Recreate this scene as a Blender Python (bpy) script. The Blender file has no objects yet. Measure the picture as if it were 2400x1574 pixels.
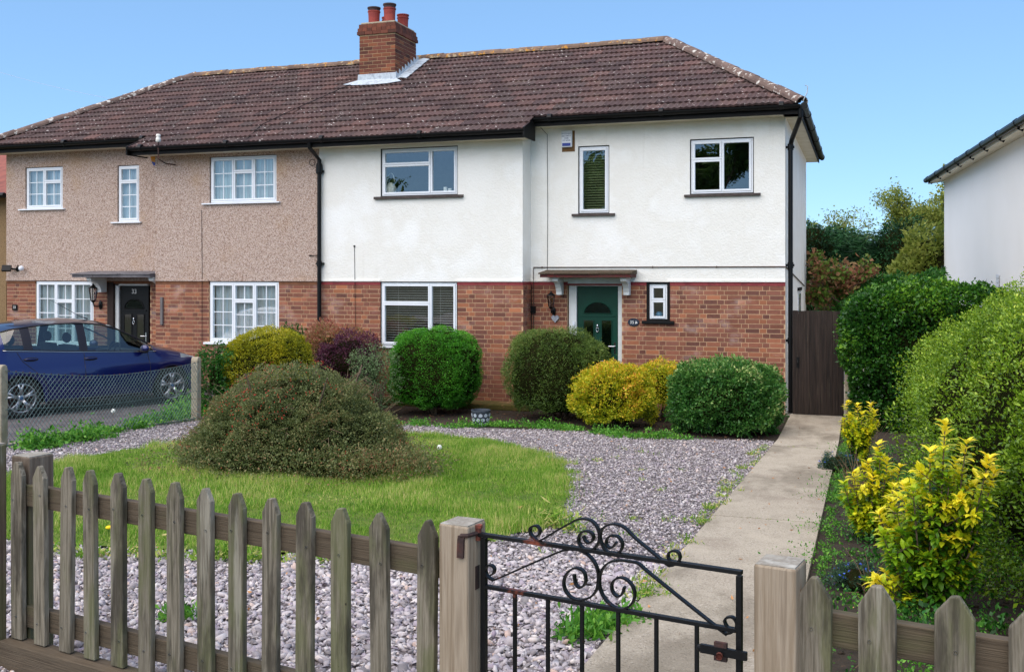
import bpy, bmesh, math, random
import numpy as np
from mathutils import Vector, Matrix, Euler

# ------------------------------------------------------------------ camera, sky, sun, exposure
SC = bpy.context.scene
COL = SC.collection
YAW = math.radians(18.87)
SN, CS = math.sin(YAW), math.cos(YAW)
HC = 2.25                                     # eye height above the ground at the houses
cam_data = bpy.data.cameras.new('camera')
cam_data.lens = 36.0; cam_data.sensor_width = 36.0
cam_data.shift_y = -(787 - 646) / 2400.0
cam_data.clip_start = 0.05; cam_data.clip_end = 2000
cam = bpy.data.objects.new('camera', cam_data)
cam.location = (0, 0, HC); cam.rotation_euler = (math.radians(90), 0, YAW)
COL.objects.link(cam); SC.camera = cam

SUN_EL, SUN_AZ = math.radians(56), math.radians(203)     # azimuth clockwise from +Y
world = bpy.data.worlds.new('World'); SC.world = world; world.use_nodes = True
wt = world.node_tree; wt.nodes.clear()
sky = wt.nodes.new('ShaderNodeTexSky'); sky.sky_type = 'NISHITA'; sky.sun_disc = False
sky.sun_elevation = SUN_EL; sky.sun_rotation = SUN_AZ
sky.air_density = 1.0; sky.dust_density = 0.0; sky.ozone_density = 6.0; sky.altitude = 2500
tint = wt.nodes.new('ShaderNodeMixRGB'); tint.blend_type = 'MULTIPLY'; tint.inputs[0].default_value = 1
tint.inputs[2].default_value = (1.50, 2.06, 2.55, 1)
bg = wt.nodes.new('ShaderNodeBackground'); bg.inputs[1].default_value = 0.055
wo = wt.nodes.new('ShaderNodeOutputWorld')
haz = wt.nodes.new('ShaderNodeGamma'); haz.inputs[1].default_value = 0.5      # a milky, evenly bright spring sky
wt.links.new(sky.outputs[0], haz.inputs[0]); wt.links.new(haz.outputs[0], tint.inputs[1]); wt.links.new(tint.outputs[0], bg.inputs[0]); wt.links.new(bg.outputs[0], wo.inputs[0])
sun_d = bpy.data.lights.new('sun', 'SUN'); sun_d.energy = 1.5; sun_d.angle = math.radians(95); sun_d.color = (1.0, 0.89, 0.775)
sun = bpy.data.objects.new('sun', sun_d); COL.objects.link(sun)
sd = Vector((math.sin(SUN_AZ) * math.cos(SUN_EL), math.cos(SUN_AZ) * math.cos(SUN_EL), math.sin(SUN_EL)))
sun.rotation_euler = sd.to_track_quat('Z', 'Y').to_euler()
sun.location = (10, -20, 30)
SC.view_settings.view_transform = 'Standard'; SC.view_settings.look = 'None'
SC.view_settings.gamma = 1; SC.view_settings.use_curve_mapping = False
SC.view_settings.exposure = 1.72
SC.cycles.max_bounces = 8; SC.cycles.transparent_max_bounces = 16

# ------------------------------------------------------------------ measuring helpers
def fX(x, Y):                                  # photo column -> X on the plane Y
    u = (x - 1200) / 2400.0
    return Y * (-SN + CS * u) / (CS + SN * u)
def fZ(x, y, Y):
    u = (x - 1200) / 2400.0
    return HC + (646 - y) / 2400.0 * Y / (CS + SN * u)
def g(Y):                                      # garden falls towards the houses
    return 0.0 if Y >= 14.4 else (0.684 if Y <= 3.0 else 0.06 * (14.4 - Y))
def gv(Y):
    return np.clip(0.06 * (14.4 - np.asarray(Y)), 0.0, 0.684)
def G(x, y):                                   # photo point on the garden ground
    u = (x - 1200) / 2400.0; v = (646 - y) / 2400.0; k = CS + SN * u
    d = -2.25 / v
    if d * k < 14.4:
        d = -1.386 / (v + 0.06 * k)
        if d * k < 3.0: d = -(HC - 0.684) / v
    return (d * (-SN + CS * u), d * k)

def S(r, g_, b, k=1.0):
    f = lambda c: ((c / 255 + 0.055) / 1.055) ** 2.4 if c > 10.3 else c / 255 / 12.92
    return (f(r) * k, f(g_) * k, f(b) * k, 1)

# ------------------------------------------------------------------ materials
class NT:
    def __init__(s, name):
        s.m = bpy.data.materials.new(name); s.m.use_nodes = True
        s.t = s.m.node_tree; s.t.nodes.clear()
        s.out = s.t.nodes.new('ShaderNodeOutputMaterial')
    def n(s, ty, ins=None, **props):
        nd = s.t.nodes.new(ty)
        for k, v in props.items(): setattr(nd, k, v)
        for k, v in (ins or {}).items():
            sock = nd.inputs[k]
            if isinstance(v, bpy.types.NodeSocket): s.t.links.new(v, sock)
            else: sock.default_value = v
        return nd
    def ramp(s, fac, cols, pos=None, interp='LINEAR'):
        r = s.n('ShaderNodeValToRGB', {0: fac}); r.color_ramp.interpolation = interp
        e = r.color_ramp.elements
        pos = pos or [i / max(1, len(cols) - 1) for i in range(len(cols))]
        e[0].position = pos[0]; e[0].color = cols[0]
        e[1].position = pos[-1]; e[1].color = cols[-1]
        for p, c in zip(pos[1:-1], cols[1:-1]):
            q = e.new(p); q.color = c
        return r.outputs[0]
    def mix(s, fac, a, b, mode='MIX'):
        return s.n('ShaderNodeMixRGB', {0: fac, 1: a, 2: b}, blend_type=mode).outputs[0]
    def math(s, op, a, b=0.0):
        return s.n('ShaderNodeMath', {0: a, 1: b}, operation=op).outputs[0]
    def smooth(s, x, lo, hi):
        return s.n('ShaderNodeMapRange', {0: x, 1: lo, 2: hi, 3: 0.0, 4: 1.0}, interpolation_type='SMOOTHSTEP').outputs[0]

def surf(name, cols, scale=4., stretch=(1, 1, 1), rough=.7, bump=0., bscale=60., bstretch=None, coord='pos', metal=0., spec=.4,
         rnd=None, rcols=None, rpos=None, vary=.0, layers=(), coat=0., detail=5., pos=None, rvar=0.):
    """general procedural surface: noise ramp, per-piece colour, overlay stains, bump"""
    t = NT(name)
    if coord == 'pos':
        base = t.n('ShaderNodeNewGeometry').outputs['Position']
    else:
        base = t.n('ShaderNodeTexCoord').outputs['Object']
        oi = t.n('ShaderNodeObjectInfo').outputs['Random']
        off = t.n('ShaderNodeCombineXYZ', {0: t.math('MULTIPLY', oi, 37.0), 1: t.math('MULTIPLY', oi, 91.0), 2: t.math('MULTIPLY', oi, 53.0)}).outputs[0]
        base = t.n('ShaderNodeVectorMath', {0: base, 1: off}, operation='ADD').outputs[0]
    def noise(sc, st, det=detail, ro=.6):
        mp = t.n('ShaderNodeMapping', {'Vector': base, 'Scale': st}).outputs[0] if tuple(st) != (1, 1, 1) else base
        return t.n('ShaderNodeTexNoise', {'Vector': mp, 'Scale': sc, 'Detail': det, 'Roughness': ro}).outputs['Fac']
    n0 = noise(scale, stretch)
    n0 = t.smooth(n0, .28, .72)
    c = t.ramp(n0, cols, pos) if len(cols) > 1 else None
    if c is None:
        rgb = t.n('ShaderNodeRGB'); rgb.outputs[0].default_value = cols[0]; c = rgb.outputs[0]
    rv = None
    if rnd == 'obj': rv = t.n('ShaderNodeObjectInfo').outputs['Random']
    elif rnd == 'attr': rv = t.n('ShaderNodeAttribute', attribute_name='rnd').outputs['Fac']
    if rv is not None and rcols:
        c = t.mix(.65, c, t.ramp(rv, rcols, rpos))
    if rv is not None and vary:
        w = t.n('ShaderNodeTexWhiteNoise', {'W': t.math('MULTIPLY', rv, 917.0)}, noise_dimensions='1D').outputs['Value']
        val = t.n('ShaderNodeMapRange', {0: w, 1: 0., 2: 1., 3: 1 - vary, 4: 1 + vary}).outputs[0]
        c = t.n('ShaderNodeHueSaturation', {'Value': val, 'Color': c}).outputs[0]
    for L in layers:
        col, sc, lo, hi = L[:4]; st = L[4] if len(L) > 4 else (1, 1, 1); op = L[5] if len(L) > 5 else 1.0
        f = t.smooth(noise(sc, st, 6, .65), lo, hi)
        if op != 1.0: f = t.math('MULTIPLY', f, op)
        c = t.mix(f, c, col)
    p = t.n('ShaderNodeBsdfPrincipled', {'Base Color': c, 'Roughness': rough, 'Metallic': metal, 'Specular IOR Level': spec})
    if coat: p.inputs['Coat Weight'].default_value = coat; p.inputs['Coat Roughness'].default_value = .04
    if rvar:
        t.t.links.new(t.n('ShaderNodeMapRange', {0: n0, 3: rough - rvar, 4: rough + rvar}).outputs[0], p.inputs['Roughness'])
    if bump:
        bn = noise(bscale, bstretch or (1, 1, 1), 3)
        b = t.n('ShaderNodeBump', {'Height': bn, 'Strength': min(1.0, bump), 'Distance': .01 * max(1, bump)})
        t.t.links.new(b.outputs[0], p.inputs['Normal'])
    t.t.links.new(p.outputs[0], t.out.inputs[0])
    return t.m

LEAFK = 1.28
def leafmat(name, cols, pos=None, rough=.45, trans=.25, tcol=None, spec=.35, nscale=3.0, namt=.35):
    """leaf pigment from a per-leaf value plus slow drift through the plant; thin leaf lets light through"""
    t = NT(name)
    rv = t.n('ShaderNodeAttribute', attribute_name='rnd').outputs['Fac']
    ps = t.n('ShaderNodeNewGeometry').outputs['Position']
    nz = t.n('ShaderNodeTexNoise', {'Vector': ps, 'Scale': nscale, 'Detail': 3.0}).outputs['Fac']
    f = t.math('ADD', rv, t.math('MULTIPLY', t.math('SUBTRACT', nz, .5), namt * 2))
    cols = [(q[0] * LEAFK, q[1] * LEAFK, q[2] * LEAFK, 1) for q in cols]
    c = t.ramp(f, cols, pos)
    p = t.n('ShaderNodeBsdfPrincipled', {'Base Color': c, 'Roughness': rough, 'Specular IOR Level': spec})
    tr = t.n('ShaderNodeBsdfTranslucent', {'Color': t.mix(.5, c, (.25, .35, .03, 1), 'MULTIPLY') if tcol is None else tcol})
    tr.inputs[0].default_value = cols[len(cols) // 2]
    t.t.links.new(c, tr.inputs[0])
    mx = t.n('ShaderNodeMixShader', {0: trans, 1: p.outputs[0], 2: tr.outputs[0]})
    t.t.links.new(mx.outputs[0], t.out.inputs[0])
    return t.m

def glassmat(name, tint_=(.9, .95, .95, 1), base=.10, rough=.0, gcol=(1, 1, 1, 1), wav=.0):
    t = NT(name)
    fr = t.n('ShaderNodeFresnel', {'IOR': 1.5}).outputs[0]
    f = t.math('MULTIPLY', t.math('ADD', fr, base), t.math('SUBTRACT', 1.0, t.n('ShaderNodeNewGeometry').outputs['Backfacing']))
    tr = t.n('ShaderNodeBsdfTransparent', {0: tint_})
    gl = t.n('ShaderNodeBsdfGlossy', {0: gcol, 'Roughness': rough})
    if wav:
        nz = t.n('ShaderNodeTexNoise', {'Vector': t.n('ShaderNodeNewGeometry').outputs['Position'], 'Scale': 2.2, 'Detail': 1.0}).outputs['Fac']
        b = t.n('ShaderNodeBump', {'Height': nz, 'Strength': wav, 'Distance': .02})
        t.t.links.new(b.outputs[0], gl.inputs['Normal'])
    mx = t.n('ShaderNodeMixShader', {0: f, 1: tr.outputs[0], 2: gl.outputs[0]})
    t.t.links.new(mx.outputs[0], t.out.inputs[0])
    return t.m

# ------------------------------------------------------------------ mesh helpers
ORG = {}
def org(o): return ORG.get(o.name, Vector((0, 0, 0))) if o else Vector((0, 0, 0))
def tag(o, label=None, cat=None, group=None, kind=None):
    if label: o['label'] = label
    if cat: o['category'] = cat
    if group: o['group'] = group
    if kind: o['kind'] = kind
    return o
def empty(name, loc, label=None, cat=None, group=None, kind=None, rz=0.0):
    o = bpy.data.objects.new(name, None); COL.objects.link(o)
    o.empty_display_size = .1
    o.location = loc; o.rotation_euler = (0, 0, rz); ORG[o.name] = Vector(loc) if not rz else Vector((0, 0, 0))
    return tag(o, label, cat, group, kind)
def link(name, me, mat=None, parent=None, loc=None, rot=None, kind=None):
    o = bpy.data.objects.new(name, me); COL.objects.link(o)
    if mat is not None and len(me.materials) == 0: me.materials.append(mat)
    if parent is not None: o.parent = parent
    if loc is not None: o.location = loc
    if rot is not None: o.rotation_euler = rot
    if kind: o['kind'] = kind
    return o

class MB:
    def __init__(s): s.v = []; s.f = []
    def add(s, vs, fs):
        o = len(s.v); s.v += [tuple(v) for v in vs]; s.f += [tuple(i + o for i in f) for f in fs]; return s
    def box(s, x0, x1, y0, y1, z0, z1):
        return s.add([(x0, y0, z0), (x1, y0, z0), (x1, y1, z0), (x0, y1, z0), (x0, y0, z1), (x1, y0, z1), (x1, y1, z1), (x0, y1, z1)],
                     [(0, 3, 2, 1), (4, 5, 6, 7), (0, 1, 5, 4), (1, 2, 6, 5), (2, 3, 7, 6), (3, 0, 4, 7)])
    def quad(s, a, b, c, d): return s.add([a, b, c, d], [(0, 1, 2, 3)])
    def prism(s, poly, a, b):
        """poly: list of 3D points of one face; extruded by vector b-a"""
        n = len(poly); e = Vector(b) - Vector(a)
        vs = [Vector(p) for p in poly] + [Vector(p) + e for p in poly]
        return s.add(vs, [tuple(range(n))[::-1], tuple(range(n, 2 * n))] + [(i, (i + 1) % n, n + (i + 1) % n, n + i) for i in range(n)])
    def tube(s, pts, r, n=8, closed=False, caps=True, flat=None):
        """round tube (r) or flat bar (flat=(half width along given axis, axis vector, half thickness))"""
        P = [Vector(p) for p in pts]; m = len(P); rings = []
        rad = r if isinstance(r, (list, tuple)) else [r] * m
        up = None
        for i, p in enumerate(P):
            if closed: tdir = P[(i + 1) % m] - P[i - 1]
            else: tdir = P[min(i + 1, m - 1)] - P[max(i - 1, 0)]
            if tdir.length < 1e-9: tdir = Vector((0, 0, 1))
            tdir.normalize()
            if flat:
                a = Vector(flat[1]).normalized(); b = tdir.cross(a)
                b = b.normalized() if b.length > 1e-6 else Vector((1, 0, 0))
                w, th = flat[0], flat[2]
                rings.append([p + a * w + b * th, p - a * w + b * th, p - a * w - b * th, p + a * w - b * th])
            else:
                if up is None: up = Vector((0, 0, 1)) if abs(tdir.z) < .9 else Vector((1, 0, 0))
                a = tdir.cross(up)
                if a.length < 1e-4: a = tdir.cross(Vector((0, 1, 0)))
                a.normalize(); b = a.cross(tdir).normalized(); up = b
                rings.append([p + (a * math.cos(2 * math.pi * k / n) + b * math.sin(2 * math.pi * k / n)) * rad[i] for k in range(n)])
        k = len(rings[0]); vs = [q for R in rings for q in R]; fs = []
        for i in range(m if closed else m - 1):
            j = (i + 1) % m
            for q in range(k): fs.append((i * k + q, i * k + (q + 1) % k, j * k + (q + 1) % k, j * k + q))
        if caps and not closed: fs += [tuple(range(k))[::-1], tuple((m - 1) * k + q for q in range(k))]
        return s.add(vs, fs)
    def lathe(s, prof, c=(0, 0, 0), n=20, M=None):
        vs = []; fs = []
        for r, z in prof:
            for k in range(n):
                a = 2 * math.pi * k / n; p = Vector((r * math.cos(a), r * math.sin(a), z))
                if M is not None: p = M @ p
                vs.append(Vector(c) + p)
        for i in range(len(prof) - 1):
            for k in range(n): fs.append((i * n + k, i * n + (k + 1) % n, (i + 1) * n + (k + 1) % n, (i + 1) * n + k))
        return s.add(vs, fs)
    def ball(s, c, r, n=10, m=7, M=None):
        r = r if isinstance(r, (tuple, list)) else (r, r, r)
        vs = []; fs = []
        for i in range(m + 1):
            th = math.pi * i / m
            for k in range(n):
                a = 2 * math.pi * k / n
                p = Vector((r[0] * math.sin(th) * math.cos(a), r[1] * math.sin(th) * math.sin(a), r[2] * math.cos(th)))
                if M is not None: p = M @ p
                vs.append(Vector(c) + p)
        for i in range(m):
            for k in range(n): fs.append((i * n + k, (i + 1) * n + k, (i + 1) * n + (k + 1) % n, i * n + (k + 1) % n))
        return s.add(vs, fs)
    def mesh(s, name, o=Vector((0, 0, 0)), smooth=False):
        me = bpy.data.meshes.new(name)
        me.from_pydata([(v[0] - o[0], v[1] - o[1], v[2] - o[2]) for v in s.v], [], s.f); me.update()
        if smooth: me.polygons.foreach_set('use_smooth', [True] * len(me.polygons))
        return me
    def build(s, name, mat, parent=None, smooth=False, bevel=0., kind=None, local=False, rnd=None, autos=None):
        o_ = Vector((0, 0, 0)) if local else org(parent)
        me = s.mesh(name, o_, smooth); ob = link(name, me, mat, parent, kind=kind)
        ORG[ob.name] = o_
        if bevel:
            md = ob.modifiers.new('bevel', 'BEVEL'); md.width = bevel; md.segments = 2; md.limit_method = 'ANGLE'; md.harden_normals = False
        if rnd is not None:
            at = me.attributes.new('rnd', 'FLOAT', 'FACE'); at.data.foreach_set('value', np.asarray(rnd, dtype=np.float32))
        return ob

def mesh_np(name, V, F, mat, parent=None, rnd=None, kind=None, smooth=False, o=None):
    V = np.asarray(V, dtype=np.float32); F = np.asarray(F, dtype=np.int32)
    o_ = org(parent) if o is None else Vector(o)
    V = V - np.array(o_, dtype=np.float32)
    me = bpy.data.meshes.new(name); k = F.shape[1]
    me.vertices.add(len(V)); me.vertices.foreach_set('co', V.ravel())
    me.loops.add(F.size); me.loops.foreach_set('vertex_index', F.ravel())
    me.polygons.add(len(F)); me.polygons.foreach_set('loop_start', np.arange(0, F.size, k, dtype=np.int32))
    me.polygons.foreach_set('loop_total', np.full(len(F), k, dtype=np.int32))
    if smooth: me.polygons.foreach_set('use_smooth', np.ones(len(F), dtype=bool))
    me.update(calc_edges=True)
    if rnd is not None:
        at = me.attributes.new('rnd', 'FLOAT', 'FACE'); at.data.foreach_set('value', np.asarray(rnd, dtype=np.float32))
    ob = link(name, me, mat, parent, kind=kind); ORG[ob.name] = o_
    return ob

def nz(P, freq, seed=0, octs=2):
    r = np.random.RandomState(seed); out = np.zeros(len(P)); amp = 1.; tot = 0.
    for o in range(octs):
        for i in range(5):
            k = r.normal(size=3); k = k / np.linalg.norm(k) * freq * (2 ** o) * r.uniform(.7, 1.4)
            out += amp * np.sin(P @ k * 2 * np.pi + r.uniform(0, 6.28))
        tot += amp * 1.6; amp *= .5
    return out / tot
def unit(a): return a / np.maximum(1e-9, np.linalg.norm(a, axis=1, keepdims=True))

def text_obj(name, body, size, mat, parent, loc, rot, depth=.002, align='CENTER', spacing=1.0):
    cu = bpy.data.curves.new(name, 'FONT'); cu.body = body; cu.size = size; cu.align_x = align; cu.align_y = 'CENTER'
    cu.extrude = depth; cu.space_line = spacing; cu.materials.append(mat)
    tmp = bpy.data.objects.new(name + '_curve', cu); COL.objects.link(tmp)
    bpy.context.view_layer.update()
    me = bpy.data.meshes.new_from_object(tmp.evaluated_get(bpy.context.evaluated_depsgraph_get()))
    bpy.data.objects.remove(tmp); bpy.data.curves.remove(cu); me.name = name
    o = bpy.data.objects.new(name, me); COL.objects.link(o)
    if len(me.materials) == 0: me.materials.append(mat)
    o.location = Vector(loc) - org(parent); o.rotation_euler = rot; o.parent = parent
    return o
# ------------------------------------------------------------------ the materials of the place
MT = {}
MT['render_white'] = surf('white_render', [S(248, 246, 239, .95), S(243, 240, 231, .95), S(251, 250, 245, .96)], scale=1.3, rough=.85, bump=.9, bscale=38.,
                          layers=[(S(196, 186, 160), 55., .66, .80, (1, 1, 1), .4), (S(222, 214, 192), 1.1, .62, .8, (1, 1, .35), .25), (S(190, 182, 162), 1.6, .60, .76, (5, 5, .22), .22)])
def pebble_mat():
    t = NT('pebbledash'); ps = t.n('ShaderNodeNewGeometry').outputs['Position']
    vo = t.n('ShaderNodeTexVoronoi', {'Vector': ps, 'Scale': 80.0})
    cell = t.n('ShaderNodeSeparateColor', {0: vo.outputs['Color']}).outputs[0]
    c = t.ramp(cell, [S(132, 106, 94), S(172, 144, 128), S(194, 169, 153), S(206, 184, 169), S(220, 204, 194)], [0, .2, .45, .75, 1])
    big = t.n('ShaderNodeTexNoise', {'Vector': ps, 'Scale': 1.0, 'Detail': 5.0}).outputs['Fac']
    c = t.mix(t.math('MULTIPLY', t.smooth(big, .54, .74), .5), c, S(186, 148, 104))
    p = t.n('ShaderNodeBsdfPrincipled', {'Base Color': c, 'Roughness': .9, 'Specular IOR Level': .2})
    b = t.n('ShaderNodeBump', {'Height': vo.outputs['Distance'], 'Strength': .9, 'Distance': .012}, invert=True)
    t.t.links.new(b.outputs[0], p.inputs['Normal']); t.t.links.new(p.outputs[0], t.out.inputs[0])
    return t.m
MT['pebbledash'] = pebble_mat()
BR = [S(86, 58, 52), S(122, 76, 60), S(144, 90, 66), S(132, 86, 72), S(160, 102, 74), S(184, 116, 76)]
BP = [0, .22, .45, .62, .85, 1]
def brick_layers(white):
    return [(S(60, 38, 34), 9., .60, .78, (1, 1, 1), .5), (S(204, 186, 178), 1.7, .53, .70, (1, 1, 1.4), white)]
for nm, rn in (('brick', 'obj'), ('brick_joined', 'attr')):
    MT[nm] = surf(nm, [S(116, 74, 62), S(144, 92, 74), S(132, 84, 70)], scale=14., rough=.85, bump=.35, bscale=120., rnd=rn, rcols=BR, rpos=BP, vary=.18, layers=brick_layers(.32))
    MT[nm + '_chimney'] = surf(nm + '_chimney', [S(92, 54, 44), S(124, 72, 50), S(108, 62, 48)], scale=12., rough=.9, bump=.35, bscale=100., rnd=rn,
                               rcols=[S(60, 42, 38), S(98, 56, 46), S(124, 70, 52), S(106, 62, 52), S(140, 82, 56), S(156, 100, 64)], rpos=BP, vary=.18, layers=[(S(52, 38, 34), 7., .58, .78, (1, 1, 1), .6)])
MT['mortar'] = surf('mortar', [S(186, 150, 116), S(206, 170, 134), S(192, 160, 128)], scale=7., rough=.95, bump=.3, bscale=160.)
MT['mortar_grey'] = surf('mortar_grey', [S(186, 158, 124), S(214, 184, 142)], scale=7., rough=.95)
MT['red_band'] = surf('red_band', [S(132, 44, 50), S(150, 58, 60), S(118, 40, 44)], scale=6., rough=.6, layers=[(S(90, 44, 40), 9., .6, .75, (1, 1, 1), .7)])
MT['brown_band'] = surf('brown_band', [S(112, 70, 48), S(134, 88, 60)], scale=9., rough=.85)
TILE = [S(72, 55, 54, .85), S(92, 69, 65, .85), S(104, 76, 70, .85), S(88, 74, 70, .85), S(120, 86, 77, .85)]
for nm, rn in (('roof_tile', 'obj'), ('roof_tile_joined', 'attr')):
    MT[nm] = surf(nm, [S(78, 60, 58, .8), S(98, 74, 72, .8)], scale=9., rough=.85, bump=.3, bscale=70., rnd=rn, rcols=TILE, vary=.18,
                  layers=[(S(120, 104, 84), 2.3, .55, .75, (1, 1, 1), .35), (S(58, 48, 44), 5., .58, .74, (1, 1, 1), .6), (S(214, 206, 198), 15., .635, .665), (S(196, 128, 52), 6., .72, .745)])
MT['ridge_tile'] = surf('ridge_tile', [S(104, 84, 74), S(126, 102, 84)], scale=6., rough=.9, bump=.4, bscale=40., rnd='obj', vary=.15,
                        layers=[(S(200, 142, 58), 7., .56, .62), (S(176, 160, 130), 9., .56, .62), (S(72, 58, 50), 7., .62, .7)])
MT['hip_tile'] = surf('hip_tile', [S(96, 78, 72), S(118, 98, 88)], scale=6., rough=.9, bump=.4, bscale=40., rnd='obj', vary=.15,
                      layers=[(S(206, 200, 190), 9., .56, .62), (S(196, 128, 52), 6., .70, .73), (S(66, 54, 48), 7., .62, .7)])
MT['roof_under'] = surf('roof_under', [S(52, 42, 40)], rough=.9)
MT['lead'] = surf('lead_flashing', [S(168, 178, 186), S(196, 204, 210), S(150, 158, 166)], scale=9., rough=.5, metal=.0, bump=.2, bscale=25.)
MT['black_gloss'] = surf('black_plastic', [S(8, 8, 9), S(14, 14, 15)], scale=5., rough=.4, spec=.25)
MT['black_paint'] = surf('black_paint', [S(8, 8, 8), S(18, 17, 17)], scale=6., rough=.6, spec=.2, layers=[(S(150, 140, 126), 12., .71, .75, (1, 1, 1), .7)])
MT['soffit'] = surf('soffit_paint', [S(222, 214, 194), S(206, 196, 172)], scale=4., rough=.8, layers=[(S(120, 108, 84), 14., .66, .8, (1, 1, 1), .6)])
MT['upvc'] = surf('white_upvc', [S(240, 243, 246), S(232, 236, 240)], scale=2., rough=.3, spec=.5)
MT['white_paint'] = surf('white_paint', [S(226, 228, 226), S(210, 212, 208)], scale=6., rough=.5)
MT['rubber'] = surf('rubber_seal', [S(26, 26, 28)], rough=.7)
MT['sill_dark'] = surf('dark_tile_sill', [S(62, 54, 50), S(84, 74, 70)], scale=12., rough=.7, layers=[(S(150, 144, 136), 22., .66, .74)])
MT['glass'] = glassmat('window_glass', (.95, .98, .98, 1), .13, 0., wav=.10)
MT['glass_dark'] = glassmat('door_glass', (.45, .5, .5, 1), .12, .06)
MT['car_glass'] = glassmat('car_glass', (.52, .64, .63, 1), .07, 0.)
MT['net'] = None
def net_mat(name, c, tr=.35, sc=70.):
    t = NT(name); ps = t.n('ShaderNodeNewGeometry').outputs['Position']
    wv = t.n('ShaderNodeTexNoise', {'Vector': t.n('ShaderNodeMapping', {'Vector': ps, 'Scale': (30, 1, 1.2)}).outputs[0], 'Scale': 1.0, 'Detail': 2.0}).outputs['Fac']
    nzz = t.n('ShaderNodeTexNoise', {'Vector': ps, 'Scale': 9.0, 'Detail': 3.0}).outputs['Fac']
    d = t.n('ShaderNodeBsdfDiffuse', {0: t.mix(t.smooth(wv, .35, .65), c, (.93, .96, .97, 1))})
    tl = t.n('ShaderNodeBsdfTranslucent', {0: c}); tp = t.n('ShaderNodeBsdfTransparent')
    a = t.n('ShaderNodeMixShader', {0: .25, 1: d.outputs[0], 2: tl.outputs[0]})
    f = t.math('ADD', t.math('MULTIPLY', t.smooth(wv, .35, .6), .35), tr * .5)
    m = t.n('ShaderNodeMixShader', {0: f, 1: a.outputs[0], 2: tp.outputs[0]})
    t.t.links.new(m.outputs[0], t.out.inputs[0]); return t.m
MT['net'] = net_mat('net_curtain', (.62, .74, .82, 1), .12)
MT['net_teal'] = net_mat('lace_curtain', (.74, .88, .86, 1), .14)
MT['blind'] = surf('blind_slat', [S(214, 216, 212)], rough=.5)
MT['blind_dark'] = surf('blind_slat_green', [S(104, 112, 76), S(84, 94, 62)], rough=.45)
MT['room'] = surf('room_wall', [S(96, 92, 86), S(84, 80, 76)], rough=.9)
MT['door_green'] = surf('green_door', [S(6, 58, 44), S(8, 66, 50)], scale=3., rough=.5, spec=.25)
MT['door_black'] = surf('black_door', [S(9, 9, 11)], rough=.45, spec=.25)
MT['chrome'] = surf('chrome', [S(215, 215, 218)], rough=.18, metal=1.)
MT['number'] = surf('number_white', [S(224, 224, 220)], rough=.5)
MT['canopy_red'] = surf('canopy_red', [S(104, 40, 40), S(82, 48, 42), S(120, 50, 46)], scale=12., rough=.8, layers=[(S(84, 74, 52), 9., .55, .68)])
MT['canopy_moss'] = surf('canopy_moss', [S(84, 68, 54), S(70, 62, 44), S(102, 76, 62)], scale=22., rough=.95, bump=1., bscale=60.)
MT['canopy_grey'] = surf('canopy_grey', [S(96, 92, 96), S(124, 120, 122)], scale=8., rough=.8, layers=[(S(60, 56, 54), 9., .55, .68)])
MT['concrete'] = surf('concrete', [S(150, 138, 116), S(172, 160, 138), S(140, 130, 112)], scale=7., rough=.95, bump=.6, bscale=70.,
                      layers=[(S(120, 116, 84), 3., .55, .75, (1, 1, 1), .5), (S(86, 80, 68), 60., .63, .7)])
MT['path'] = surf('path_concrete', [S(160, 147, 130), S(180, 168, 150), S(168, 156, 138)], scale=1.6, rough=.95, bump=.8, bscale=90.,
                  layers=[(S(96, 88, 76), 75., .54, .62, (1, 1, 1), .6), (S(216, 206, 190), 85., .56, .64, (1, 1, 1), .6), (S(104, 94, 78), .9, .47, .66, (1.6, .7, 1), .6), (S(196, 184, 164), 2.2, .52, .66, (1, 1, 1), .35),
                          (S(120, 124, 84), 2.5, .66, .8, (1, 1, 1), .4)])
MT['drive'] = surf('driveway_paving', [S(92, 86, 88, .8), S(112, 105, 104, .8), S(84, 78, 82, .8)], scale=1.5, rough=.9, bump=.5, bscale=60.,
                   layers=[(S(70, 64, 64), 18., .58, .7, (1, 1, 1), .6), (S(180, 176, 170), 14., .72, .74)])
MT['soil'] = surf('soil', [S(42, 35, 28), S(58, 48, 38), S(48, 41, 32)], scale=14., rough=1., bump=1.5, bscale=45.,
                  layers=[(S(96, 74, 54), 30., .62, .7)])
MT['mossy'] = surf('mossy_ledge', [S(96, 84, 40), S(80, 76, 34), S(120, 92, 52)], scale=8., rough=1., bump=1., bscale=60., layers=[(S(150, 110, 80), 5., .6, .7)])
MT['lawn_base'] = surf('lawn_turf', [S(84, 112, 30, .8), S(118, 134, 48, .8), S(80, 116, 28, .8)], scale=2.5, rough=1., bump=1.2, bscale=90.,
                       layers=[(S(150, 146, 88), 5., .6, .74, (1, 1, 1), .55)])
MT['ground'] = surf('open_ground', [S(92, 100, 60, .6), S(110, 104, 76, .6)], scale=.6, rough=1.)
MT['pavement'] = surf('pavement', [S(120, 114, 106), S(140, 132, 122)], scale=3., rough=.95)
MT['gravel_bed'] = surf('gravel_bed', [S(100, 94, 92, .8), S(136, 126, 126, .8), S(80, 74, 74, .8)], scale=40., rough=1., bump=1.5, bscale=50.)
MT['stone'] = surf('gravel_stone', [S(200, 194, 190), S(164, 157, 158)], scale=30., rough=.75, rnd='attr',
                   rcols=[S(72, 66, 70), S(128, 118, 126), S(172, 162, 166), S(214, 206, 204), S(136, 116, 140), S(236, 228, 222), S(200, 162, 140)],
                   rpos=[0, .2, .42, .62, .78, .92, 1], bump=.2, bscale=90.)
WOODL = [(S(98, 102, 62), 3.2, .46, .60, (1.6, 1, .5), .6), (S(52, 46, 38), 4.5, .50, .64, (1.8, 1, .35), .75), (S(172, 166, 150), 7., .58, .68, (2.5, 1, .16), .55), (S(36, 28, 24), 16., .70, .74)]
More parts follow.
